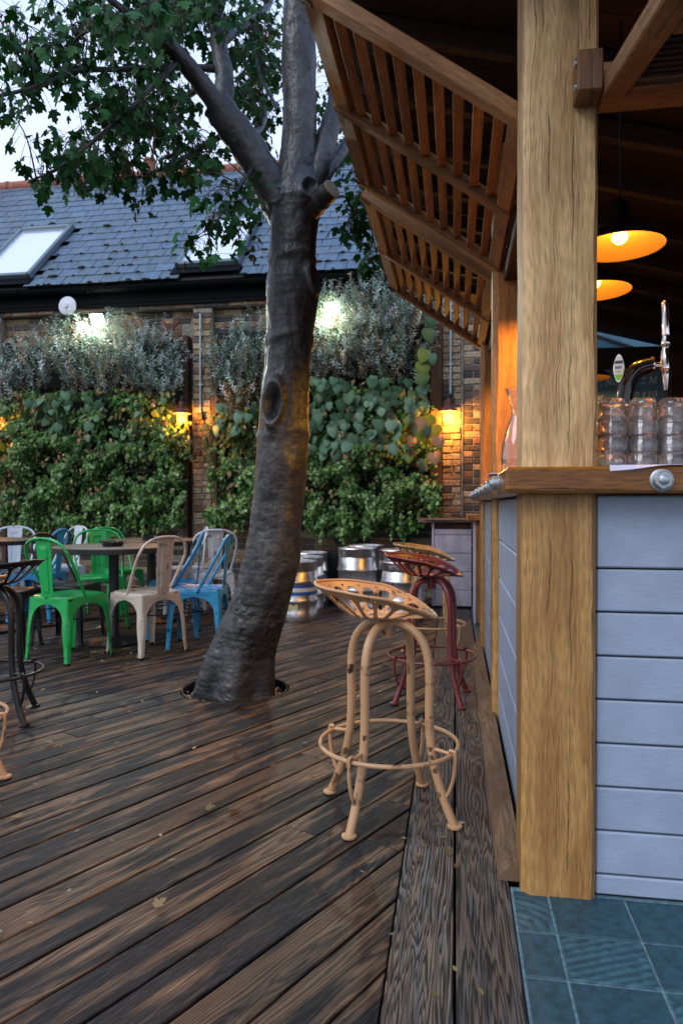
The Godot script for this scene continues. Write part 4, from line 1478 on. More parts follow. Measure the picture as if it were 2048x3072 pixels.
	for c in [
		[40, 55, 50, 25, 3.5, 0.2, 5], [60, 150, 60, 45, 3.4, 0.2, 16], [20, 240, 50, 25, 3.3, 0.2, 8], [110, 215, 40, 30, 3.5, 0.2, 6], [90, 90, 40, 20, 3.6, 0.2, 5], [80, 5, 40, 8, 3.4, 0.2, 3],
		[215, 40, 55, 45, 3.5, 0.5, 20], [190, 130, 40, 40, 3.7, 0.4, 10], [300, 50, 60, 50, 3.6, 0.7, 34], [390, 40, 60, 45, 4.2, 0.9, 34], [480, 40, 60, 45, 4.4, 0.8, 30], [570, 60, 60, 60, 4.7, 0.7, 34], [620, 160, 40, 70, 4.9, 0.5, 26], [300, 160, 70, 45, 3.9, 0.8, 30], [400, 180, 70, 60, 4.4, 0.8, 34], [560, 170, 50, 60, 4.8, 0.6, 30], [480, 140, 40, 50, 4.6, 0.5, 16],
		[200, 215, 55, 35, 3.8, 0.5, 14], [290, 260, 70, 45, 4.2, 0.8, 34], [400, 290, 70, 45, 4.4, 0.8, 34], [190, 310, 55, 35, 4.0, 0.8, 18], [540, 220, 50, 50, 5.0, 0.5, 20], [600, 270, 40, 50, 5.0, 0.5, 22], [300, 350, 80, 30, 4.1, 0.6, 30], [420, 370, 70, 35, 4.2, 0.5, 26], [190, 395, 70, 22, 3.9, 0.6, 18], [110, 410, 40, 16, 3.45, 0.15, 8], [560, 350, 40, 40, 4.6, 0.4, 14],
		[240, 435, 40, 18, 4.3, 0.2, 8], [330, 440, 50, 20, 4.2, 0.3, 10], [440, 430, 50, 26, 4.0, 0.3, 10], [500, 490, 40, 30, 3.55, 0.15, 6], [560, 460, 35, 40, 3.7, 0.2, 8], [480, 560, 45, 20, 3.45, 0.1, 5], [560, 550, 35, 22, 3.55, 0.1, 4], [600, 420, 20, 30, 4.4, 0.3, 8],
		[755, 280, 20, 40, 4.7, 0.3, 10], [780, 350, 20, 30, 4.7, 0.3, 8], [830, 420, 25, 35, 4.7, 0.2, 12], [850, 500, 25, 30, 4.8, 0.2, 10], [785, 545, 30, 12, 4.4, 0.1, 4], [825, 520, 25, 25, 4.4, 0.1, 7], [845, 600, 28, 18, 4.8, 0.1, 7], [740, 180, 20, 50, 4.9, 0.3, 10], [450, -60, 250, 40, 4.2, 0.8, 60], [150, -40, 90, 30, 3.6, 0.4, 10]]:
		for t in int(ceil(c[6] * 0.52)):
			var p := at(c[0] + rng.randfn(0.0, 0.55) * c[2], c[1] + rng.randfn(0.0, 0.55) * c[3], c[4] + rng.randf_range(-1.0, 1.0) * c[5])
			# the nearest bough carries the twig
			var best := 1e9
			var root := p
			for q: Vector3 in boughs:
				var dd := q.distance_squared_to(p)
				if dd < best:
					best = dd
					root = q
			var away := p - root
			if away.length() > 0.9:
				root = p - away.normalized() * 0.5
			var mid := root.lerp(p, 0.5) + Vector3(0, 0.04, 0) + jitter(0.03)
			var tp := smooth_path([root, mid, p], 4)
			var trad := []
			for k in tp.size():
				trad.append(lerpf(0.0045, 0.0015, float(k) / tp.size()))
			tw.tube(tp, trad, 4, 1.0, false)
			var n := rng.randi_range(5, 11)
			for l in n:
				var f := rng.randf_range(0.45, 1.0)
				var base: Vector3 = tp[int(f * (tp.size() - 1))] + jitter(0.03)
				var stalk := (jitter(1.0) + Vector3(0, -0.35, 0)).normalized() * rng.randf_range(0.05, 0.12)
				var at_ := base + stalk
				var tip := stalk.normalized() * 0.5 + Vector3(0, -0.55, 0) + jitter(0.35)
				var face := Vector3(0, 0.9, 0.1) + jitter(0.6)
				var B := leaf_basis(tip, face)
				var size := rng.randf_range(0.036, 0.080)
				tw.tube([base, at_], 0.0012, 3, 1.0, false)
				if single < 300 and at_.distance_to(Vector3(0, EYE, 0)) < 4.35 and rng.randf() < 0.55:
					put(shapes[rng.randi_range(0, 7)], "leaf", M.tree_leaf, tree, Transform3D(B.scaled_local(Vector3.ONE * size), at_))
					single += 1
				else:
					var g := rng.randf_range(0.6, 1.35)
					mb.col = Color(0.016 * g, 0.075 * g, 0.018 * g)
					mb.leaf(Transform3D(B, at_), o, size, rng.randf_range(0.1, 0.3), rng.randf_range(0.15, 0.4))
			if rng.randf() < 0.10:
				for k in 12:
					seeds.col = Color(0.10, 0.05, 0.025) * rng.randf_range(0.6, 1.4)
					seeds.leaf(Transform3D(leaf_basis(Vector3(0, -1, 0) + jitter(0.6), jitter(1.0)), p + Vector3(0, -0.02 - k * 0.008, 0) + jitter(0.02)), outline("sprig"), 0.042, 0.1, 0.3)
	stuff(put(mb.mesh(), "foliage", M.tree_leaf, tree))
	stuff(put(tw.mesh(), "twigs", M.twig, tree))
	stuff(put(seeds.mesh(), "seed_clusters", M.litter, tree))
	# black edging collar round the hole
	var col := thing("tree_pit_edging", "black plastic edging ring round the foot of the tree", "edging", Vector3(TREE.x - 0.01, 0, TREE.y + 0.015))
	var ring := MB.new()
	ring.lathe(Transform3D(), [Vector2(0.296, -0.13), Vector2(0.300, -0.004), Vector2(0.292, -0.003), Vector2(0.288, -0.13)], 40)
	put(ring.mesh(), "ring", M.black_plastic, col)
	var gravel := MB.new()
	gravel.colored = true
	for k in 420:
		var a := rng.randf() * TAU
		var r := rng.randf_range(0.17, 0.285)
		gravel.col = [Color(0.10, 0.07, 0.05), Color(0.25, 0.2, 0.15), Color(0.05, 0.04, 0.03), Color(0.4, 0.33, 0.28)][rng.randi_range(0, 3)]
		lump(gravel, Transform3D(Basis.from_euler(jitter(3.0)).scaled(Vector3.ONE * rng.randf_range(0.006, 0.014)), Vector3(cos(a) * r, -0.055 + rng.randf() * 0.02, sin(a) * r)))
	var gr := stuff(put(gravel.mesh(), "pit_debris", M.litter, col))
	var pit := MB.new()
	pit.lathe(Transform3D(), [Vector2(0.287, -0.07), Vector2(0.0, -0.062)], 30)
	put(pit.mesh(), "pit_soil", M.soil, col)

func build_litter() -> void:
	rng.seed = 606
	var b := MB.new()
	b.colored = true
	var o := outline("maple")
	var o2 := outline("plain")
	for k in 900:
		var x := rng.randf_range(-5.5, 0.12)
		var z := rng.randf_range(-7.6, -1.3)
		if k < 240:
			x = -2.3 + rng.randfn(0, 0.9)
			z = -4.6 + rng.randfn(0, 0.6)
		if x > 0.11 or Vector2(x, z).distance_to(TREE) < 0.33:
			continue
		var small := rng.randf() < 0.86
		var t := rng.randf_range(0.5, 1.3)
		b.col = [Color(0.16, 0.10, 0.045), Color(0.09, 0.055, 0.03), Color(0.24, 0.18, 0.09), Color(0.30, 0.28, 0.22), Color(0.15, 0.12, 0.05)][rng.randi_range(0, 4)] * t
		var tip := Vector3(rng.randf_range(-1, 1), rng.randf_range(-0.05, 0.1), rng.randf_range(-1, 1))
		b.leaf(Transform3D(leaf_basis(tip, Vector3(0, 1, 0) + jitter(0.25)), Vector3(x, 0.006 + rng.randf() * 0.004, z)), o2 if small else o, rng.randf_range(0.010, 0.028) if small else rng.randf_range(0.03, 0.06), -0.25, -0.2)
	var m := put(b.mesh(), "leaf_litter", M.litter, self)
	tag(m, "dry leaf bits and crumbs scattered over the dark deck boards", "litter")
	stuff(m)

# ---------------------------------------------------------------- metal chairs
var chair_parts := {}

func chair_meshes() -> void:
	# seat: rounded square dish with a folded rim
	var s := MB.new()
	var K := 10
	var rows := []
	for ring in [[0.0, 0.428], [0.45, 0.428], [0.8, 0.431], [0.93, 0.437], [1.0, 0.433], [1.02, 0.420], [1.02, 0.398]]:
		var row := []
		for k in 40:
			var a := TAU * k / 40
			var c := cos(a)
			var d := sin(a)
			var q := pow(pow(absf(c), 5.0) + pow(absf(d), 5.0), -0.2)
			row.append(Vector3(c * q * 0.182 * ring[0], ring[1], d * q * 0.182 * ring[0]))
		rows.append(row)
	for i in rows.size() - 1:
		for k in 40:
			var j := (k + 1) % 40
			var outv: Vector3 = Vector3.UP if i < 4 else rows[i][k]
			if i == 0:
				s.poly([rows[0][0], rows[1][k], rows[1][j]], Vector3.UP)
			else:
				s.poly([rows[i][k], rows[i][j], rows[i + 1][j], rows[i + 1][k]], outv)
	chair_parts.seat = s.mesh()
	# one leg: two tapering flanges that widen into the arches under the seat
	var l := MB.new()
	var last := []
	var T := 34
	for i in T + 1:
		var t := float(i) / T
		var y := 0.425 * t
		var c := lerpf(0.205, 0.180, pow(t, 0.8))
		var w := lerpf(0.027, 0.050, t)
		if t > 0.66:
			var q := minf((t - 0.66) / 0.25, 1.0)
			w += (c - w) * (1.0 - sqrt(maxf(0.0, 1.0 - q * q)))
		var belly := 0.006 * sin(PI * clampf((t - 0.25) / 0.5, 0.0, 1.0))
		var r := 0.016
		var row := [Vector3(c - w, y, c + belly), Vector3(c - r, y, c + belly), Vector3(c - r * 0.3, y, c - r * 0.3 + belly * 0.5), Vector3(c + belly, y, c - r), Vector3(c + belly, y, c - w)]
		var inner := []
		for p: Vector3 in row:
			inner.append(p - Vector3(0.0035, 0, 0.0035))
		if i:
			for k in 4:
				var outv: Vector3 = [Vector3(0, 0, 1), Vector3(0.4, 0, 1), Vector3(1, 0, 0.4), Vector3(1, 0, 0)][k]
				l.poly([last[0][k], last[0][k + 1], row[k + 1], row[k]], outv)
				l.poly([last[1][k], last[1][k + 1], inner[k + 1], inner[k]], -outv)
			l.poly([last[0][0], row[0], inner[0], last[1][0]], Vector3(-1, 0, 0))
			l.poly([last[0][4], row[4], inner[4], last[1][4]], Vector3(0, 0, -1))
		last = [row, inner]
	chair_parts.leg = l.mesh()
	var f := MB.new()
	f.box(Transform3D(Basis(), Vector3(0.193, 0.006, 0.193)), Vector3(0.033, 0.014, 0.033), 0.004)
	chair_parts.foot = f.mesh()
	var h := MB.new()
	var pts := [Vector3(-0.178, 0.415, 0.02), Vector3(-0.184, 0.47, 0.05), Vector3(-0.200, 0.60, 0.125), Vector3(-0.200, 0.70, 0.178), Vector3(-0.165, 0.775, 0.208), Vector3(-0.09, 0.812, 0.222), Vector3(0.0, 0.82, 0.226)]
	for k in range(5, -1, -1):
		pts.append(Vector3(-pts[k].x, pts[k].y, pts[k].z))
	h.tube(smooth_path(pts, 5), 0.0105, 10)
	chair_parts.hoop = h.mesh()
	# backrest sheet with a pressed panel
	var b := MB.new()
	var N := 18
	var prev := []
	for i in N + 1:
		var t := float(i) / N
		var y := lerpf(0.405, 0.818, t)
		var z := 0.186 + 0.008 * sin(PI * t) + 0.038 * t * t
		var w := lerpf(0.052, 0.073, t)
		var press := 0.0
		if t > 0.16 and t < 0.86:
			press = 0.005
		var row := []
		for q in [[-1.0, 0.0], [-0.52, 0.0], [-0.44, 1.0], [0.44, 1.0], [0.52, 0.0], [1.0, 0.0]]:
			row.append(Vector3(w * q[0], y, z + press * q[1] - 0.006 * absf(q[0])))
		if i:
			for k in 5:
				b.poly([prev[k], prev[k + 1], row[k + 1], row[k]], Vector3(0, 0, 1))
				b.poly([prev[k] - Vector3(0, 0, 0.003), prev[k + 1] - Vector3(0, 0, 0.003), row[k + 1] - Vector3(0, 0, 0.003), row[k] - Vector3(0, 0, 0.003)], Vector3(0, 0, -1))
			for e in [0, 5]:
				b.poly([prev[e], row[e], row[e] - Vector3(0, 0, 0.003), prev[e] - Vector3(0, 0, 0.003)], Vector3(-1 if e == 0 else 1, 0, 0))
		prev = row
	chair_parts.splat = b.mesh()
	var st := MB.new()
	st.tube([Vector3(-0.185, 0.255, -0.185), Vector3(0.185, 0.255, 0.185)], 0.005, 6)
	st.tube([Vector3(0.185, 0.258, -0.185), Vector3(-0.185, 0.258, 0.185)], 0.005, 6)
	chair_parts.brace = st.mesh()

func chair(colr: String, label: String, x: float, z: float, turn: float) -> void:
	var c := thing("metal_chair", label, "chair", Vector3(x, 0, z), turn, "metal chairs round the tables")
	var m: Material = M["chair_" + colr]
	put(chair_parts.seat, "seat", m, c)
	for k in 4:
		var T := Transform3D(Basis.from_euler(Vector3(0, k * PI / 2, 0)), Vector3.ZERO)
		var leg := put(chair_parts.leg, "leg", m, c, T)
		put(chair_parts.foot, "foot_cap", M.black_plastic, leg)
	put(chair_parts.splat, "backrest", m, c)
	put(chair_parts.hoop, "back_frame", m, c)
	put(chair_parts.brace, "cross_brace", M.iron_dark, c)

func build_chairs() -> void:
	chair_meshes()
	chair("green", "green metal chair with its back to the camera, nearest of the green ones", -2.60, -4.40, -17.5)
	chair("cream", "cream metal chair with its back to the camera at the near round table", -2.157, -4.654, 62.0)
	chair("black", "black metal chair facing right behind the near green chair", -2.93, -4.95, -87.0)
	chair("green", "green metal chair facing the camera behind the near round table", -2.99, -5.56, -144.0)
	chair("green", "farthest green metal chair, at the table behind", -3.17, -6.19, -121.0)
	chair("blue", "blue metal chair half hidden behind the cream chair", -2.20, -5.24, 108.0)
	chair("blue", "blue metal chair seen side on beside the tree trunk", -1.86, -4.90, 99.0)
	chair("white", "white metal chair behind the blue chair beside the tree trunk", -2.20, -6.07, 33.0)
	chair("white", "white metal chair at the far side of the middle table by the pier", -2.60, -6.43, 116.0)
	chair("white", "white metal chair behind the table at the left edge", -4.33, -6.25, -159.0)
	chair("blue", "blue metal chair at the table by the left edge", -3.72, -5.78, 98.0)
	chair("white", "white metal chair behind the left blue chair", -3.90, -6.42, 152.0)
	chair("black", "black metal chair beside the black stool at the left", -3.17, -4.52, -75.0)

# ---------------------------------------------------------------- round tables
func build_tables() -> void:
	rng.seed = 808
	for q in [["round dark plank table between the near green and cream chairs", -2.55, -4.934], ["round dark plank table in the middle behind the near one", -2.69, -5.90], ["round dark plank table at the left edge of the deck", -4.16, -5.66]]:
		var t := thing("round_table", q[0], "table", Vector3(q[1], 0, q[2]), 0.0, "round pedestal tables")
		var disc := ring_poly(Vector2.ZERO, 0.432, 48)
		var top := holder("table_top", t)
		for k in 7:
			var x0 := -0.44 + k * 0.126
			var strip := PackedVector2Array([Vector2(x0, -0.5), Vector2(x0 + 0.1235, -0.5), Vector2(x0 + 0.1235, 0.5), Vector2(x0, 0.5)])
			for piece in Geometry2D.intersect_polygons(strip, disc):
				if absf(MB.area(piece)) < 0.001:
					continue
				var b := MB.new()
				var uo := rng.randf()
				b.prism(piece, 0.708, 0.731, 0.002, func(p: Vector2) -> Vector2: return Vector2(p.y * 0.4 + uo, 0.02 + (p.x - x0) * 3.6))
				put(b.mesh(), "board", M.table_timber, top)
		var e := MB.new()
		e.lathe(Transform3D(), [Vector2(0.40, 0.69), Vector2(0.436, 0.69), Vector2(0.440, 0.694), Vector2(0.440, 0.728), Vector2(0.434, 0.7305), Vector2(0.433, 0.706), Vector2(0.40, 0.706)], 56)
		put(e.mesh(), "edge_band", M.iron_dark, t)
		var c := MB.new()
		c.lathe(Transform3D(), [Vector2(0.0, 0.688), Vector2(0.16, 0.688), Vector2(0.16, 0.678), Vector2(0.045, 0.665), Vector2(0.038, 0.64), Vector2(0.038, 0.06), Vector2(0.05, 0.04)].map(func(p: Vector2) -> Vector2: return p), 24)
		put(c.mesh(), "column", M.iron_dark, t)
		var f := MB.new()
		f.lathe(Transform3D(), [Vector2(0.225, 0.0), Vector2(0.228, 0.012), Vector2(0.215, 0.02), Vector2(0.06, 0.04), Vector2(0.045, 0.055), Vector2(0.0, 0.056)], 40)
		put(f.mesh(), "base", M.iron_dark, t)
	for q in [["black ashtray on the near round table", -2.53, -4.88], ["black ashtray on the middle round table", -2.62, -5.75]]:
		var a := thing("ashtray", q[0], "ashtray", Vector3(q[1], 0.7315, q[2]), 0.0, "ashtrays on the tables")
		var b := MB.new()
		b.lathe(Transform3D(), [Vector2(0.0, 0.0), Vector2(0.07, 0.0), Vector2(0.078, 0.012), Vector2(0.078, 0.034), Vector2(0.070, 0.036), Vector2(0.062, 0.012), Vector2(0.0, 0.010)], 28)
		put(b.mesh(), "bowl", M.black_gloss, a)
		for k in 3:
			boxed("cigarette_rest", a, Vector3(cos(k * 2.1) * 0.074, 0.036, sin(k * 2.1) * 0.074), Vector3(0.02, 0.006, 0.014), M.black_gloss, 0.002)

# ---------------------------------------------------------------- tractor-seat stools
func seat_point(th: float, ro: float) -> Vector3:
	var t := absf(wrapf(th, -PI, PI))
	var keys := [[0.0, -0.004], [0.5, 0.010], [0.9, 0.044], [1.4, 0.082], [2.1, 0.102], [PI, 0.114]]
	var rise := 0.112
	for i in keys.size() - 1:
		if t <= keys[i + 1][0]:
			rise = lerpf(keys[i][1], keys[i + 1][1], (t - keys[i][0]) / (keys[i + 1][0] - keys[i][0]))
			break
	var R := 0.207 * (1.0 + 0.03 * exp(-pow((t - 0.6) / 0.3, 2.0)))
	var x := cos(th) * R * ro
	var z := sin(th) * R * ro * 0.97
	var lift := clampf((ro - 0.36) / 0.64, 0.0, 1.0)
	return Vector3(x, rise * (pow(lift, 1.25) * 0.92 + ro * ro * 0.08), z)

var stool_parts := {}
func stool_meshes() -> void:
	var b := MB.new()
	var quad := func(a: Vector2, c: Vector2, d: Vector2, e: Vector2) -> void:
		for side in [0.0, -0.004]:
			var p := []
			for q: Vector2 in [a, c, d, e]:
				p.append(seat_point(q.x, q.y) + Vector3(0, side, 0))
			b.poly(p, Vector3.UP if side == 0.0 else Vector3.DOWN)
	var n := 18
	var r0 := 0.40
	var r1 := 0.93
	for s in n:
		var t0 := TAU * (s - 0.5) / n
		var t1 := TAU * (s + 0.5) / n
		# inner pan and outer rim
		for k in 4:
			var a := lerpf(t0, t1, k / 4.0)
			var c := lerpf(t0, t1, (k + 1) / 4.0)
			for i in 5:
				quad.call(Vector2(a, r0 * i / 5.0 + 0.001), Vector2(c, r0 * i / 5.0 + 0.001), Vector2(c, r0 * (i + 1) / 5.0 + 0.001), Vector2(a, r0 * (i + 1) / 5.0 + 0.001))
			quad.call(Vector2(a, r1), Vector2(c, r1), Vector2(c, 0.96), Vector2(a, 0.96))
			quad.call(Vector2(a, 0.96), Vector2(c, 0.96), Vector2(c, 1.0), Vector2(a, 1.0))
		# slot: an oval hole in the sector between
		var m := 28
		var hole := []
		var mid := []
		var rim := []
		var tiny: float = 0.62 if s == 0 else 1.0
		for k in m:
			var a := TAU * k / m
			var cx := cos(a)
			var sy := sin(a)
			var sq := 1.0 / maxf(absf(cx), absf(sy))
			var sup := pow(pow(absf(cx), 3.2) + pow(absf(sy), 3.2), -1.0 / 3.2)
			var ct := (t0 + t1) * 0.5
			var cr := (r0 + r1) * 0.5
			var taper := 1.0 + 0.12 * sy
			hole.append(Vector2(ct + cx * sup * (t1 - t0) * 0.37 * taper * tiny, cr + sy * sup * (r1 - r0) * 0.44 * tiny))
			rim.append(Vector2(ct + cx * sq * (t1 - t0) * 0.5, cr + sy * sq * (r1 - r0) * 0.5 + 0.0005))
			mid.append((hole[k] + rim[k]) * 0.5)
		for k in m:
			var j := (k + 1) % m
			quad.call(hole[k], hole[j], mid[j], mid[k])
			quad.call(mid[k], mid[j], rim[j], rim[k])
			var p0: Vector3 = seat_point(hole[k].x, hole[k].y)
			var p1: Vector3 = seat_point(hole[j].x, hole[j].y)
			var ctr := seat_point((t0 + t1) * 0.5, (r0 + r1) * 0.5)
			b.poly([p0, p1, p1 - Vector3(0, 0.004, 0), p0 - Vector3(0, 0.004, 0)], ctr - p0)
	var edge := []
	for k in 96:
		edge.append(seat_point(TAU * k / 96, 1.0) + Vector3(0, -0.001, 0))
	b.tube(edge, 0.0055, 8, 1.0, false, true)
	stool_parts.seat = b.mesh()
	var l := MB.new()
	l.tube(smooth_path([Vector3(0.0, 0.640, 0), Vector3(0.045, 0.639, 0), Vector3(0.092, 0.624, 0), Vector3(0.130, 0.586, 0), Vector3(0.149, 0.53, 0), Vector3(0.154, 0.46, 0), Vector3(0.153, 0.36, 0), Vector3(0.157, 0.27, 0), Vector3(0.173, 0.18, 0), Vector3(0.206, 0.085, 0), Vector3(0.243, 0.006, 0)], 5), 0.0148, 14)
	stool_parts.leg = l.mesh()
	var f := MB.new()
	f.lathe(Transform3D(Basis(), Vector3(0.245, 0, 0)), [Vector2(0.0, 0.0005), Vector2(0.020, 0.0005), Vector2(0.024, 0.004), Vector2(0.024, 0.010), Vector2(0.018, 0.014), Vector2(0.0, 0.015)], 16)
	stool_parts.foot = f.mesh()
	var g := MB.new()
	var rp := []
	for k in 64:
		rp.append(Vector3(cos(TAU * k / 64) * 0.233, 0.233, sin(TAU * k / 64) * 0.233))
	g.tube(rp, 0.0078, 8, 1.0, false, true)
	stool_parts.ring = g.mesh()
	var s := MB.new()
	s.tube([Vector3(0.160, 0.243, 0), Vector3(0.225, 0.237, 0)], 0.0065, 8)
	s.tube(smooth_path([Vector3(0.226, 0.246, 0), Vector3(0.241, 0.246, 0), Vector3(0.246, 0.232, 0), Vector3(0.242, 0.17, 0), Vector3(0.226, 0.115, 0), Vector3(0.204, 0.082, 0)], 4), 0.0066, 8)
	stool_parts.brace = s.mesh()
	var h := MB.new()
	h.lathe(Transform3D(), [Vector2(0.0, 0.590), Vector2(0.021, 0.590), Vector2(0.024, 0.598), Vector2(0.024, 0.646), Vector2(0.016, 0.648), Vector2(0.016, 0.664), Vector2(0.0, 0.664)], 18)
	stool_parts.hub = h.mesh()
	var p := MB.new()
	p.box(Transform3D(Basis(), Vector3(0, 0.656, 0)), Vector3(0.12, 0.008, 0.07), 0.002)
	stool_parts.plate = p.mesh()

func stool(colr: String, label: String, x: float, z: float, legs: float, face: float, drop := 0.0) -> void:
	var s := thing("bar_stool", label, "stool", Vector3(x, 0.0, z), 0.0, "tractor-seat bar stools")
	var m: Material = M["stool_" + colr]
	put(stool_parts.seat, "seat", m, s, Transform3D(Basis.from_euler(Vector3(0, deg_to_rad(face), 0)), Vector3(0, 0.664, 0) + Basis.from_euler(Vector3(0, deg_to_rad(face), 0)) * Vector3(-0.045, 0, 0)))
	put(stool_parts.plate, "seat_plate", m, s, Transform3D(Basis.from_euler(Vector3(0, deg_to_rad(face), 0)), Vector3.ZERO))
	put(stool_parts.hub, "screw_hub", m, s)
	put(stool_parts.ring, "foot_ring", m, s)
	for k in 4:
		var T := Transform3D(Basis.from_euler(Vector3(0, deg_to_rad(legs + k * 90.0), 0)), Vector3.ZERO)
		var leg := put(stool_parts.leg, "leg", m, s, T)
		put(stool_parts.foot, "foot", m, leg)
		put(stool_parts.brace, "brace", m, s, T)

func build_stools() -> void:
	stool_meshes()
	stool("peach", "chipped peach-painted tractor-seat stool nearest the camera by the bar", -0.222, -2.365, -115.0, 6.0)
	stool("red", "dark red tractor-seat stool behind the near peach one", -0.125, -3.78, -140.0, -4.0)
	stool("ochre", "farthest tractor-seat stool along the bar, with ochre legs", -0.165, -4.79, -128.0, 2.0)
	stool("black", "black tractor-seat stool cut off by the left edge", -2.22, -3.06, -20.0, 172.0)
	stool("peach", "peach stool at the left edge with only one leg in view", -1.93, -2.36, 10.0, 160.0)

# ---------------------------------------------------------------- kegs
func keg(label: String, x: float, z: float, h: float, turn: float, mark: int) -> void:
	var k := thing("beer_keg", label, "keg", Vector3(x, 0, z), turn, "steel beer kegs by the wall")
	var b := MB.new()
	var prof := [Vector2(0.0, 0.02), Vector2(0.17, 0.02), Vector2(0.172, 0.0), Vector2(0.19, 0.0), Vector2(0.195, 0.012), Vector2(0.192, 0.085), Vector2(0.186, 0.095)]
	for y in [0.34, 0.66]:
		var c: float = h * y
		prof.append_array([Vector2(0.192, c - 0.024), Vector2(0.197, c - 0.014), Vector2(0.202, c), Vector2(0.197, c + 0.014), Vector2(0.192, c + 0.024)])
	prof.append_array([Vector2(0.187, h - 0.10), Vector2(0.180, h - 0.09), Vector2(0.190, h - 0.078), Vector2(0.194, h - 0.014), Vector2(0.200, h - 0.008), Vector2(0.196, h), Vector2(0.186, h), Vector2(0.182, h - 0.06), Vector2(0.14, h - 0.05), Vector2(0.0, h - 0.04)])
	b.lathe(Transform3D(), prof, 40, 0.6)
	put(b.mesh(), "body", M.steel, k)
	var v := MB.new()
	v.lathe(Transform3D(), [Vector2(0.04, h - 0.045), Vector2(0.04, h - 0.02), Vector2(0.03, h - 0.015), Vector2(0.0, h - 0.015)], 16)
	put(v.mesh(), "valve", M.steel, k)
	if mark == 1:
		for q in [[0.44, 0.50, "keg_blue"], [0.50, 0.565, "keg_white"], [0.565, 0.62, "keg_blue"]]:
			var s := MB.new()
			s.lathe(Transform3D(), [Vector2(0.1925, h * q[0]), Vector2(0.1935, h * q[0] + 0.001), Vector2(0.1935, h * q[1] - 0.001), Vector2(0.1925, h * q[1])], 40)
			put(s.mesh(), "painted_band", M[q[2]], k)
		boxed("sticker", k, Vector3(-0.005, 0.145, 0.1885), Vector3(0.085, 0.07, 0.004), M.sticker, 0.001)
	if mark == 2:
		var txt := "EBTONS"
		for i in txt.length():
			var a := -0.62 + i * 0.135
			var tm := TextMesh.new()
			tm.text = txt[i]
			tm.font_size = 16
			tm.pixel_size = 0.0022
			tm.depth = 0.004
			var o := put(tm, "stamped_letter", M.galvanised, k, Transform3D(Basis.from_euler(Vector3(0, a, 0)), Vector3(sin(a) * 0.194, h - 0.047, cos(a) * 0.194)))
		for i in 4:
			var a := -0.55 + i * 0.22
			boxed("red_mark", k, Vector3(sin(a) * 0.1925, h * 0.5, cos(a) * 0.1925), Vector3(0.02, 0.012, 0.004), M.keg_red, 0.001, Basis.from_euler(Vector3(0, a, 0.3)))

func build_kegs() -> void:
	keg("steel keg with blue and white bands beside the tree trunk", -1.43, -6.20, 0.535, 6.0, 1)
	keg("steel keg with blue bands just behind the banded front keg", -1.46, -6.66, 0.54, 20.0, 1)
	keg("steel keg third in the row beside the tree", -1.50, -7.12, 0.55, 40.0, 0)
	keg("tall steel keg in the middle of the keg row", -0.95, -6.82, 0.62, 0.0, 0)
	keg("steel keg right behind the tall middle keg", -0.93, -7.28, 0.62, 30.0, 0)
	keg("steel keg with stamped letters below the near stool seat rim", -0.47, -6.36, 0.53, 0.0, 2)
	keg("steel keg behind the stamped keg near the corner cabinet", -0.56, -6.95, 0.60, 15.0, 0)
	var c := thing("plastic_crate", "black plastic crate behind the kegs at the brick wall", "crate", Vector3(-1.25, 0, -7.42), 4.0)
	for q in [[0.0, 0.02, 0.0, 0.34, 0.03, 0.26], [0.0, 0.28, 0.13, 0.34, 0.52, 0.012], [0.0, 0.28, -0.13, 0.34, 0.52, 0.012], [0.17, 0.28, 0.0, 0.012, 0.52, 0.27], [-0.17, 0.28, 0.0, 0.012, 0.52, 0.27]]:
		boxed("side" if q[1] > 0.1 else "bottom", c, Vector3(q[0], q[1], q[2]), Vector3(q[3], q[4], q[5]), M.black_plastic, 0.004)

# ---------------------------------------------------------------- the timber bar
const HINGE := Vector2(0.215, 2.165)
const LIFT := Vector2(-0.47, 2.65)

func roof_y(x: float) -> float:
	return 3.0 - 0.27 * (x + 0.42)

func shutter(bar: Node3D, z0: float, z1: float) -> void:
	# a louvred flap hinged on the bar's beam and propped open over the deck
	var s := holder("shutter", bar)
	var dirv := (LIFT - HINGE)
	var ln := dirv.length()
	dirv = dirv.normalized()
	var X := Vector3(dirv.x, dirv.y, 0)
	var Y := Vector3(dirv.y, -dirv.x, 0)       # upper face
	if Y.y < 0.0:
		Y = -Y
	var Z := X.cross(Y)
	s.transform = Transform3D(Basis(X, Y, Z), Vector3(HINGE.x, HINGE.y, 0))
	var sg := 1.0 if Z.z > 0.0 else -1.0
	var zm := (z0 + z1) * 0.5
	for z in [z0, zm, z1]:
		var w := 0.058 if z != zm else 0.05
		boxed("rail", s, Vector3(ln * 0.5, 0, z * sg), Vector3(ln, 0.048, w), M.cedar, 0.004)
	for q in [[0.035, 0.06], [ln - 0.042, 0.078]]:
		for h in [[z0, zm], [zm, z1]]:
			boxed("stile", s, Vector3(q[0], 0.002, (h[0] + h[1]) * 0.5 * sg), Vector3(q[1], 0.040, absf(h[0] - h[1]) - 0.058), M.cedar, 0.003)
	var tilt := Basis.from_euler(Vector3(0, 0, deg_to_rad(-38.0)))
	for h in [[z0, zm], [zm, z1]]:
		for k in 9:
			var x := lerpf(0.105, ln - 0.125, k / 8.0)
			boxed("slat", s, Vector3(x, 0.004, (h[0] + h[1]) * 0.5 * sg), Vector3(0.036, 0.011, absf(h[0] - h[1]) - 0.056), M.cedar, 0.002, tilt, 2)
	for z in [z0 - 0.02, z1 + 0.02]:
		boxed("hinge_plate", s, Vector3(ln - 0.02, -0.026, z * sg), Vector3(0.06, 0.005, 0.03), M.iron_dark, 0.001)

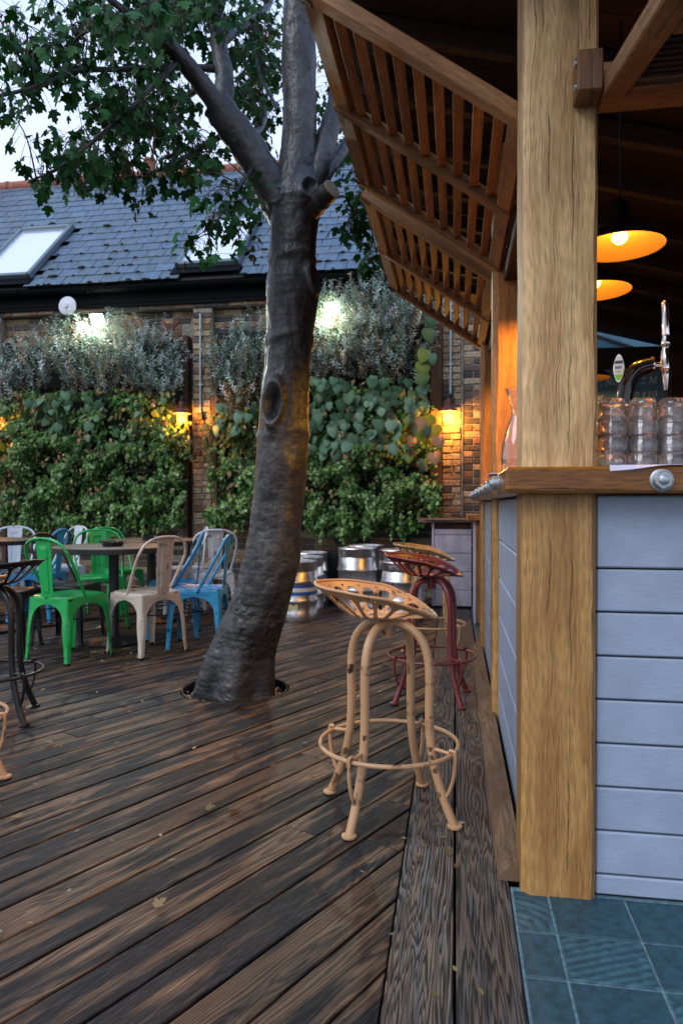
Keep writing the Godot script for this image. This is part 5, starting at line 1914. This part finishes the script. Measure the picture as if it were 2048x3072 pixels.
func hex_bolt(parent: Node3D, p: Vector3, B: Basis, r: float) -> void:
	# B.y is the way the bolt sticks out
	var bolt := holder("bolt", parent)
	bolt.transform = Transform3D(B, p)
	var w := MB.new()
	w.lathe(Transform3D(), [Vector2(r * 1.18, 0.0), Vector2(r * 1.18, 0.003), Vector2(r * 1.05, 0.005), Vector2(0.0, 0.005)], 24)
	put(w.mesh(), "washer", M.galvanised, bolt)
	var h := MB.new()
	h.lathe(Transform3D(Basis.from_euler(Vector3(0, rng.randf(), 0))), [Vector2(r, 0.005), Vector2(r, r * 0.78), Vector2(r * 0.88, r * 0.95), Vector2(0.0, r * 0.97)], 6, 2.0)
	put(h.mesh(), "nut", M.galvanised, bolt)
	var c := MB.new()
	c.lathe(Transform3D(), [Vector2(r * 0.52, r * 0.9), Vector2(r * 0.5, r * 1.12), Vector2(r * 0.4, r * 1.2), Vector2(0.0, r * 1.22)], 18)
	put(c.mesh(), "stud", M.galvanised, bolt)

func post(bar: Node3D, z0: float, foot: float, top: float, m: Material, sd: int) -> void:
	var b := MB.new()
	var r := RandomNumberGenerator.new()
	r.seed = sd
	# a hewn post: corners waver a little up its height
	var x0 := 0.176
	var x1 := 0.366
	var z1 := z0 - 0.19
	var rows := 26
	var prev := []
	var field := FastNoiseLite.new()
	field.seed = sd
	field.frequency = 1.3
	var uo := 0.06 - foot * 0.36
	for i in rows + 1:
		var y := lerpf(foot, top, float(i) / rows)
		var row := []
		var ch := [0.022, 0.010, 0.010, 0.012]
		var cs := [Vector2(x0, z0), Vector2(x1, z0), Vector2(x1, z1), Vector2(x0, z1)]
		for k in 4:
			var w := Vector2(field.get_noise_2d(y * 1.4, k * 10.0), field.get_noise_2d(y * 1.4, k * 10.0 + 5.0)) * 0.003
			var cc: float = ch[k] * (1.0 + 0.8 * field.get_noise_2d(y * 2.2, k * 20.0))
			var p: Vector2 = cs[k] + w
			var pv: Vector2 = (cs[(k + 3) % 4] - cs[k]).normalized()
			var nv: Vector2 = (cs[(k + 1) % 4] - cs[k]).normalized()
			row.append(p + pv * cc)
			row.append(p + nv * cc)
		if i:
			var ya := lerpf(foot, top, float(i - 1) / rows)
			for k in 8:
				var j := (k + 1) % 8
				var a: Vector2 = row[k]
				var c: Vector2 = row[j]
				var mid := (a + c) * 0.5 - Vector2((x0 + x1) * 0.5, (z0 + z1) * 0.5)
				var v0 := 0.03 + 0.12 * k
				var wide: float = 0.24 if k % 2 == 1 else 0.03
				var base := (k / 2) * 0.25 + 0.005 + (0.0 if k % 2 == 1 else 0.0)
				b.poly([Vector3(prev[k].x, ya, prev[k].y), Vector3(prev[j].x, ya, prev[j].y), Vector3(c.x, y, c.y), Vector3(a.x, y, a.y)], Vector3(mid.x, 0, mid.y), [Vector2(ya * 0.36 + uo, base), Vector2(ya * 0.36 + uo, base + wide), Vector2(y * 0.36 + uo, base + wide), Vector2(y * 0.36 + uo, base)])
		prev = row
	put(b.mesh(), "post", m, bar)

func build_bar() -> void:
	rng.seed = 909
	var bar := thing("timber_bar", "open timber bar with oak posts, louvred shutters and pale boarded sides", "bar")
	post(bar, -1.91, 1.10, 2.76, M.oak, 3)
	post(bar, -1.91, -0.02, 1.08, M.oak_golden, 5)
	for z in [-3.40, -4.98]:
		post(bar, z, 1.10, 2.76, M.oak_orange, 8)
		post(bar, z, -0.02, 1.08, M.oak_golden, 12)
	for x in [3.1]:
		for z in [-2.0, -4.1, -6.2]:
			span("rear_post", bar, Vector3(x, -0.1, z), Vector3(x + 0.18, roof_y(x + 0.09) - 0.13, z - 0.18), M.dark_timber, 0.006)
	# head beam the shutters hang on
	for h in [[-2.105, -3.395], [-3.595, -4.975]]:
		span("head_beam", bar, Vector3(0.225, 2.10, h[0]), Vector3(0.335, 2.30, h[1]), M.dark_timber, 0.006)
	shutter(bar, -2.13, -3.41)
	shutter(bar, -3.60, -5.12)
	# counter
	var top := holder("counter_top", bar)
	boxed("counter_plank", top, Vector3(0.79, 1.1045, -2.048), Vector3(1.324, 0.068, 0.395), M.counter_oak, 0.007, Basis(), 0)
	boxed("counter_plank", top, Vector3(0.2875, 1.1045, -3.755), Vector3(0.319, 0.068, 3.01), M.counter_oak, 0.007, Basis(), 2)
	boxed("counter_plank", top, Vector3(0.5505, 1.103, -3.755), Vector3(0.2, 0.066, 3.01), M.counter_oak, 0.007, Basis(), 2)
	var outx := Basis(Vector3(0, 0, 1), Vector3(-1, 0, 0), Vector3(0, -1, 0))
	for k in 8:
		hex_bolt(top, Vector3(0.127, 1.104, -2.10 - k * 0.425), outx, 0.0235)
	hex_bolt(top, Vector3(0.508, 1.102, -1.849), Basis(Vector3(1, 0, 0), Vector3(0, 0, 1), Vector3(0, -1, 0)), 0.0245)
	# cladding: end of the bar, facing the camera
	var ys := [0.0, 0.056, 0.173, 0.290, 0.406, 0.523, 0.639, 0.756, 0.872, 1.068]
	for k in ys.size() - 1:
		span("end_board", bar, Vector3(0.370, ys[k] + 0.002, -1.957), Vector3(1.75, ys[k + 1] - 0.003, -1.935), M.panel_paint, 0.004)
	span("end_backing", bar, Vector3(0.372, 0.0, -1.99), Vector3(1.75, 1.066, -1.96), M.dark_timber, 0.0)
	# cladding: long side
	for h in [[-2.103, -3.397], [-3.593, -4.977]]:
		var y := 0.0
		for k in 6:
			var y1 := [0.163, 0.341, 0.519, 0.696, 0.874, 1.066][k] as float
			span("side_board", bar, Vector3(0.204, y + 0.002, h[0]), Vector3(0.226, y1 - 0.002, h[1]), M.panel_paint, 0.005, 2)
			y = y1
		span("side_backing", bar, Vector3(0.229, 0.0, h[0]), Vector3(0.25, 1.066, h[1]), M.dark_timber, 0.0)
	# skirting: a bevelled rail on the deck
	for h in [[-1.965, -3.3], [-3.303, -5.18]]:
		var sk := MB.new()
		var pr := [Vector2(0.118, 0.0015), Vector2(0.122, 0.016), Vector2(0.150, 0.042), Vector2(0.188, 0.046), Vector2(0.188, 0.0015)]
		for k in 5:
			var a: Vector2 = pr[k]
			var c: Vector2 = pr[(k + 1) % 5]
			var e := c - a
			var uo: float = 0.1 + 0.18 * k
			sk.poly([Vector3(a.x, a.y, h[0]), Vector3(c.x, c.y, h[0]), Vector3(c.x, c.y, h[1]), Vector3(a.x, a.y, h[1])], Vector3(-e.y, e.x, 0) * (1.0 if k < 4 else 1.0) , [Vector2(0.1, uo), Vector2(0.1, uo + 0.09), Vector2(0.1 - h[1] * 0.42, uo + 0.09), Vector2(0.1 - h[1] * 0.42, uo)])
		for z in h:
			var pts := []
			for p in pr:
				pts.append(Vector3(p.x, p.y, z))
			sk.poly(pts, Vector3(0, 0, 1 if z == h[0] else -1))
		put(sk.mesh(), "skirting", M.skirting, bar)
	# roof: dark boards on rafters, falling away to the right
	var roof := holder("roof", bar)
	var rb := Basis.from_euler(Vector3(0, 0, -atan(0.27)))
	for k in 26:
		var z := -0.95 - k * 0.215
		boxed("roof_board", roof, Vector3(1.42, roof_y(1.42) + 0.02, z), Vector3(4.05, 0.022, 0.211), M.dark_timber, 0.003, rb, 0)
	for k in 12:
		boxed("rafter", roof, Vector3(1.44, roof_y(1.44) - 0.042, -1.0 - k * 0.44), Vector3(3.98, 0.08, 0.05), M.dark_timber, 0.004, rb, 0)
	boxed("roof_skin", roof, Vector3(1.42, roof_y(1.42) + 0.055, -3.63), Vector3(4.1, 0.03, 5.7), M.gutter_black, 0.006, rb)
	# far wall with a gap under the roof slope, rear wall
	span("far_wall", bar, Vector3(0.62, 0.0, -6.40), Vector3(3.4, 2.40, -6.33), M.dark_timber, 0.004)
	boxed("gable_sheet", bar, Vector3(1.6, 2.6, -6.62), Vector3(2.4, 0.8, 0.01), M.blue_sheet, 0.0)
	boxed("gable_cable", bar, Vector3(1.45, 2.50, -6.60), Vector3(1.2, 0.014, 0.012), M.dark_timber, 0.001, Basis.from_euler(Vector3(0, 0, -0.36)))  # thin dark cable slanting across the gap in front of the sheet
	span("rear_wall", bar, Vector3(3.3, 0.0, -6.4), Vector3(3.36, 2.05, -1.6), M.dark_timber, 0.004)
	span("bar_floor", bar, Vector3(0.38, -0.06, -6.32), Vector3(3.28, -0.008, -2.0), M.dark_timber, 0.0)
	# end flap propped up towards the camera, on its hinge block
	var fl := holder("end_flap", bar)
	fl.transform = Transform3D(Basis.from_euler(Vector3(deg_to_rad(14.0), 0, 0)), Vector3(0, 2.10, -1.875))
	for x in [0.395, 1.55]:
		boxed("stile", fl, Vector3(x, 0, 0.40), Vector3(0.062, 0.045, 0.80), M.cedar, 0.004)
	for z in [0.032, 0.42, 0.768]:
		boxed("rail", fl, Vector3(0.9725, 0.001, z), Vector3(1.09, 0.043, 0.062), M.cedar, 0.004)
	for k in 8:
		boxed("slat", fl, Vector3(0.9725, 0.004, lerpf(0.10, 0.36, k / 7.0)), Vector3(1.09, 0.010, 0.045), M.dark_timber, 0.002, Basis.from_euler(Vector3(0.7, 0, 0)), 0)
		boxed("slat", fl, Vector3(0.9725, 0.004, lerpf(0.48, 0.71, k / 7.0)), Vector3(1.09, 0.010, 0.045), M.dark_timber, 0.002, Basis.from_euler(Vector3(0.7, 0, 0)), 0)
	span("hinge_block", bar, Vector3(0.300, 2.075, -1.905), Vector3(0.362, 2.180, -1.825), M.counter_oak, 0.004)
	span("hinge_block", bar, Vector3(0.37, 2.09, -1.97), Vector3(1.6, 2.185, -1.895), M.cedar, 0.004)
	for y in [2.095, 2.155]:
		var sc := MB.new()
		sc.lathe(Transform3D(Basis(Vector3(0, 0, 1), Vector3(-1, 0, 0), Vector3(0, -1, 0)), Vector3(0.300, y, -1.845)), [Vector2(0.010, 0.0), Vector2(0.010, 0.005), Vector2(0.0, 0.007)], 6, 2.0)
		put(sc.mesh(), "screw", M.galvanised, bar)

	# corner cabinet and the counter return past the bar's end
	var cab := thing("corner_cabinet", "low pale boarded cabinet with a dark wooden top in the far corner", "cabinet")
	span("cabinet_top", cab, Vector3(-0.37, 0.862, -7.86), Vector3(0.19, 0.898, -7.05), M.cabinet_top, 0.006)
	var cy := [0.02, 0.185, 0.37, 0.555, 0.74, 0.80]
	for k in 5:
		span("board", cab, Vector3(-0.205, cy[k] + 0.002, -7.118), Vector3(0.16, cy[k + 1] - 0.003, -7.10), M.cabinet_paint, 0.003)
	span("corner_strip", cab, Vector3(-0.232, 0.02, -7.12), Vector3(-0.209, 0.86, -7.094), M.cabinet_paint, 0.003)
	span("body", cab, Vector3(-0.225, 0.0, -7.85), Vector3(0.16, 0.86, -7.121), M.dark_timber, 0.003)
	for k in 5:
		for x in [-0.18, 0.13]:
			var n := MB.new()
			n.lathe(Transform3D(Basis.from_euler(Vector3(PI / 2, 0, 0)), Vector3(x, cy[k] + 0.03, -7.0995)), [Vector2(0.005, 0.0), Vector2(0.004, 0.002), Vector2(0.0, 0.003)], 8)
			put(n.mesh(), "nail_head", M.iron_dark, cab)
	var ret := thing("side_counter", "narrow counter end with a wooden cap between bar and corner cabinet", "counter")
	span("cap", ret, Vector3(0.10, 0.90, -6.75), Vector3(0.56, 0.955, -6.15), M.oak_orange, 0.006)
	span("front", ret, Vector3(0.185, 0.0, -6.70), Vector3(0.54, 0.898, -6.22), M.oak_orange, 0.004)
	span("side_panel", ret, Vector3(0.165, 0.0, -6.71), Vector3(0.183, 0.898, -6.21), M.cabinet_paint, 0.003)

# ---------------------------------------------------------------- lamps over the bar
func pendant(label: String, x: float, z: float, y: float, power := 0.65) -> void:
	var p := thing("pendant_lamp", label, "lamp", Vector3(x, y, z), 0.0, "black pendant lamps over the bar")
	var s := MB.new()
	s.lathe(Transform3D(), [Vector2(0.150, 0.0), Vector2(0.151, 0.004), Vector2(0.125, 0.035), Vector2(0.085, 0.060), Vector2(0.045, 0.078), Vector2(0.030, 0.10), Vector2(0.028, 0.15), Vector2(0.018, 0.165), Vector2(0.0, 0.167)], 40)
	put(s.mesh(), "shade", M.shade_outside, p)
	var i := MB.new()
	i.lathe(Transform3D(), [Vector2(0.0, 0.074), Vector2(0.040, 0.072), Vector2(0.083, 0.055), Vector2(0.122, 0.031), Vector2(0.1485, 0.001)], 40)
	put(i.mesh(), "shade_lining", M.shade_inside, p)
	var b := MB.new()
	b.lathe(Transform3D(), [Vector2(0.0, 0.012), Vector2(0.014, 0.014), Vector2(0.026, 0.026), Vector2(0.028, 0.04), Vector2(0.02, 0.06), Vector2(0.012, 0.072), Vector2(0.0, 0.072)], 18)
	put(b.mesh(), "bulb", M.bulb_pendant, p)
	var c := MB.new()
	c.tube([Vector3(0, 0.166, 0), Vector3(0, roof_y(x) - y - 0.01, 0)], 0.004, 6)
	put(c.mesh(), "flex", M.black_plastic, p)
	var o := OmniLight3D.new()
	o.name = "pendant_light"
	o.light_color = Color(1.0, 0.70, 0.26)
	o.light_energy = power
	o.light_size = 0.025
	o.omni_range = 10.0
	o.omni_attenuation = 2.0
	o.shadow_enabled = true
	o.position = Vector3(0, 0.032, 0)
	p.add_child(o)

func build_pendants() -> void:
	pendant("black pendant lamp with glowing orange lining, nearest and highest of the row", 0.565, -2.57, 1.94)
	pendant("black pendant lamp hanging just below the nearest one", 0.575, -3.08, 1.94)
	pendant("black pendant lamp behind the big oak post", 0.57, -4.25, 1.94)
	pendant("small far pendant lamp in front of the chalkboard", 0.93, -5.18, 1.94, 0.12)

# ---------------------------------------------------------------- on the counter
func tumbler_mesh() -> ArrayMesh:
	var b := MB.new()
	# upside down: rim on the counter, thick foot on top
	b.lathe(Transform3D(), [Vector2(0.0405, 0.001), Vector2(0.0425, 0.0), Vector2(0.0435, 0.002), Vector2(0.042, 0.03), Vector2(0.0385, 0.034), Vector2(0.0375, 0.04), Vector2(0.036, 0.085), Vector2(0.0335, 0.098), Vector2(0.029, 0.1015), Vector2(0.0, 0.1005), Vector2(0.0, 0.0885), Vector2(0.029, 0.0885), Vector2(0.0325, 0.083), Vector2(0.0345, 0.04), Vector2(0.0362, 0.032), Vector2(0.0395, 0.026), Vector2(0.0405, 0.001)].map(func(p: Vector2) -> Vector2: return p), 24)
	return b.mesh()

func build_counter_things() -> void:
	rng.seed = 1212
	var T := tumbler_mesh()
	var y0 := 1.1425
	var stacks := [["stack nearest the big post", 0.430, -2.045, 3], ["second stack from the big post", 0.515, -2.060, 3], ["shorter stack at the right edge", 0.597, -2.07, 3], ["stack behind the first two", 0.470, -2.150, 3], ["stack behind at the right", 0.570, -2.165, 3]]
	for s in stacks:
		for k in s[3]:
			var word: String = ["bottom", "second", "third", "top"][k] if s[3] == 4 else ["bottom", "middle", "top"][k]
			var g := thing("glass_tumbler", "upturned clear tumbler, %s one of the %s" % [word, s[0]], "glass", Vector3(s[1] + rng.randf_range(-0.0008, 0.0008), y0 + k * 0.046, s[2]), rng.randf() * 90.0, "stacked tumblers on the bar")
			put(T, "glass", M.clear_glass, g)
	var cl := thing("bar_cloth", "white cloth under the stacked tumblers, edge hanging over the counter", "cloth")
	var c := MB.new()
	var prev := []
	for i in 25:
		var x := lerpf(0.385, 1.1, i / 24.0)
		var row := []
		for q in [[-2.23, 0.0], [-2.05, 0.0], [-1.90, 0.0], [-1.853, 0.0], [-1.845, -0.003]]:
			var dip: float = q[1] * (1.2 + 1.6 * sin(x * 21.0)) - (0.006 * smoothstep(0.0, 1.0, 0.5 + 0.5 * sin(x * 17.0 + 1.0)) if q[1] < 0.0 else 0.0)
			row.append(Vector3(x, 1.1398 + 0.0018 + dip, q[0] + (0.003 * sin(x * 30.0) if q[1] < 0.0 else 0.0)))
		if i:
			for k in 4:
				c.poly([prev[k], row[k], row[k + 1], prev[k + 1]], Vector3.UP)
				c.poly([prev[k] - Vector3(0, 0.0013, 0), row[k] - Vector3(0, 0.0013, 0), row[k + 1] - Vector3(0, 0.0013, 0), prev[k + 1] - Vector3(0, 0.0013, 0)], Vector3.DOWN)
			c.poly([prev[4], row[4], row[4] - Vector3(0, 0.0013, 0), prev[4] - Vector3(0, 0.0013, 0)], Vector3(0, 0, 1))
		prev = row
	put(c.mesh(), "cloth", M.cloth, cl)
	var mat2 := thing("bar_mat", "small lilac bar mat under the glass carafe", "mat", Vector3(0.205, 1.1405, -2.44))
	boxed("mat", mat2, Vector3(-0.01, 0.0016, 0), Vector3(0.17, 0.003, 0.26), M.cloth, 0.001)
	# carafe, partly behind the post
	var ca := thing("glass_carafe", "ribbed clear glass carafe with a flared neck behind the oak post", "carafe", Vector3(0.206, 1.144, -2.42))
	var cb := MB.new()
	cb.lathe(Transform3D(), [Vector2(0.0, 0.0), Vector2(0.040, 0.0), Vector2(0.047, 0.008), Vector2(0.050, 0.05), Vector2(0.046, 0.09), Vector2(0.034, 0.135), Vector2(0.021, 0.172), Vector2(0.0175, 0.19), Vector2(0.020, 0.205), Vector2(0.030, 0.240), Vector2(0.0365, 0.262), Vector2(0.035, 0.263), Vector2(0.0285, 0.240), Vector2(0.018, 0.205), Vector2(0.0155, 0.19), Vector2(0.019, 0.172), Vector2(0.032, 0.135), Vector2(0.044, 0.09), Vector2(0.0478, 0.05), Vector2(0.045, 0.012), Vector2(0.038, 0.006), Vector2(0.0, 0.006)], 14, 0.5)
	put(cb.mesh(), "glass", M.clear_glass, ca, Transform3D(Basis().scaled(Vector3(1.08, 1.1, 1.08)), Vector3.ZERO))
	# beer font
	var f := thing("beer_tap", "chrome beer tap with black curved arm and oval green and white badge", "beer tap", Vector3(0.575, 1.1385, -2.52))
	var base := MB.new()
	base.lathe(Transform3D(), [Vector2(0.0, 0.0), Vector2(0.050, 0.0), Vector2(0.050, 0.012), Vector2(0.036, 0.022), Vector2(0.034, 0.05), Vector2(0.0, 0.05)], 24)
	put(base.mesh(), "base", M.chrome, f)
	var arm := MB.new()
	arm.tube(smooth_path([Vector3(0.0, 0.03, 0), Vector3(-0.004, 0.20, 0), Vector3(-0.004, 0.27, 0), Vector3(0.008, 0.325, 0), Vector3(0.040, 0.365, 0), Vector3(0.085, 0.378, 0)], 6), 0.027, 18)
	put(arm.mesh(), "arm", M.black_gloss, f)
	var col := MB.new()
	var ox := Basis(Vector3(0, 1, 0), Vector3(1, 0, 0), Vector3(0, 0, -1))
	col.lathe(Transform3D(ox, Vector3(0.083, 0.3775, 0)), [Vector2(0.0, 0.0), Vector2(0.030, 0.0), Vector2(0.030, 0.004), Vector2(0.020, 0.010), Vector2(0.0105, 0.012), Vector2(0.010, 0.048), Vector2(0.0, 0.048)], 20)
	put(col.mesh(), "shank", M.chrome, f)
	var bd := MB.new()
	bd.lathe(Transform3D(Basis(), Vector3(0.130, 0.27, 0)), [Vector2(0.0, 0.022), Vector2(0.006, 0.022), Vector2(0.0115, 0.075), Vector2(0.0125, 0.090), Vector2(0.0165, 0.094), Vector2(0.0165, 0.155), Vector2(0.0125, 0.162), Vector2(0.0125, 0.168), Vector2(0.0165, 0.174), Vector2(0.0155, 0.186), Vector2(0.0125, 0.205), Vector2(0.0, 0.205)], 22)
	put(bd.mesh(), "spout", M.chrome, f)
	var hd := MB.new()
	hd.lathe(Transform3D(Basis(), Vector3(0.130, 0.27, 0)), [Vector2(0.0125, 0.206), Vector2(0.0135, 0.212), Vector2(0.0145, 0.318), Vector2(0.012, 0.323), Vector2(0.0, 0.323)], 22)
	put(hd.mesh(), "handle", M.chrome, f)
	# badge: lens-shaped plate on a stalk
	var badge := holder("badge", f)
	badge.transform = Transform3D(Basis.from_euler(Vector3(0.1, -1.0, -0.12)).scaled_local(Vector3.ONE * 0.74), Vector3(-0.034, 0.362, 0.05))
	var rim := MB.new()
	var lens := PackedVector2Array()
	for k in 24:
		var a := TAU * k / 24
		lens.append(Vector2(sin(a) * 0.034 * (1.0 - 0.25 * absf(cos(a))), -cos(a) * 0.062))
	var plate := func(b: MB, pts: PackedVector2Array, z0: float, z1: float) -> void:
		var fr := []
		for p in pts:
			fr.append(Vector3(p.x, p.y, z1))
		b.poly(fr, Vector3(0, 0, 1))
		for k in pts.size():
			var p := pts[k]
			var q := pts[(k + 1) % pts.size()]
			b.poly([Vector3(p.x, p.y, z1), Vector3(q.x, q.y, z1), Vector3(q.x, q.y, z0), Vector3(p.x, p.y, z0)], Vector3(p.x + q.x, p.y + q.y, 0))
	plate.call(rim, lens, -0.010, 0.0)
	put(rim.mesh(), "badge_rim", M.chrome, badge)
	for q in [[-0.062, -0.028, "badge_green"], [-0.028, 0.020, "badge_white"], [0.020, 0.034, "badge_navy"], [0.034, 0.062, "badge_white"]]:
		var band := PackedVector2Array([Vector2(-0.05, q[0]), Vector2(0.05, q[0]), Vector2(0.05, q[1]), Vector2(-0.05, q[1])])
		var sm := PackedVector2Array()
		for p in lens:
			sm.append(p * 0.92)
		for piece in Geometry2D.intersect_polygons(sm, band):
			var b := MB.new()
			plate.call(b, piece, 0.0002, 0.0015)
			put(b.mesh(), "badge_print", M[q[2]], badge)
	for k in 5:
		boxed("badge_lettering", badge, Vector3(-0.016 + k * 0.008, 0.004, 0.0018), Vector3(0.005, 0.013, 0.0008), M.badge_navy, 0.0)
		boxed("badge_lettering", badge, Vector3(-0.014 + k * 0.007, -0.015, 0.0018), Vector3(0.0035, 0.010, 0.0008), M.badge_green, 0.0)
	var stalk := MB.new()
	stalk.tube([Vector3(-0.02, 0.345, 0.045), Vector3(0.0, 0.325, 0.02), Vector3(0.006, 0.315, 0.0)], 0.008, 10)
	put(stalk.mesh(), "badge_stalk", M.chrome, f)
	# chalkboard on the far wall
	var ch := thing("chalkboard", "blue-grey chalkboard menu with white handwriting at the back of the bar", "chalkboard", Vector3(1.05, 1.70, -5.62))
	span("board", ch, Vector3(-0.55, -0.55, -0.02), Vector3(0.50, 0.36, 0.0), M.chalkboard, 0.0)
	for q in [[0.50, -0.57, 0.535, 0.38], [-0.585, -0.57, -0.55, 0.38], [-0.55, 0.36, 0.50, 0.38], [-0.55, -0.57, 0.50, -0.55]]:
		span("frame", ch, Vector3(q[0], q[1], -0.025), Vector3(q[2], q[3], 0.012), M.frame_grey, 0.003)
	span("easel_post", ch, Vector3(0.56, -1.70, -0.06), Vector3(0.66, 0.5, 0.0), M.dark_timber, 0.004)
	span("easel_post", ch, Vector3(-0.68, -1.70, -0.06), Vector3(-0.59, 0.5, 0.0), M.dark_timber, 0.004)
	var font := SystemFont.new()
	font.font_names = PackedStringArray(["Droid Serif"])
	font.font_italic = true
	for q in [[", No          2 M", 0.29], [", tor   , 6by 2 110", 0.18], ["burger, spinach, burger", 0.07], ["rn        ,ou", -0.04]]:
		var tm := TextMesh.new()
		tm.text = q[0]
		tm.font = font
		tm.font_size = 32
		tm.pixel_size = 0.0021
		tm.depth = 0.002
		tm.horizontal_alignment = HORIZONTAL_ALIGNMENT_RIGHT
		var sh := Basis(Vector3(1, 0.03, 0), Vector3(0.22, 1, 0), Vector3(0, 0, 1))
		put(tm, "chalk_writing", M.chalk, ch, Transform3D(sh, Vector3(0.46, q[1], 0.002)))

# ---------------------------------------------------------------- build
func _ready() -> void:
	make_view()
	make_materials()
	build_ground()
	build_deck()
	build_tiles()
	build_house()
	build_wall_lamps()
	build_planted_walls()
	build_tree()
	build_bar()
	build_pendants()
	build_chairs()
	build_tables()
	build_stools()
	build_kegs()
	build_counter_things()
	build_litter()
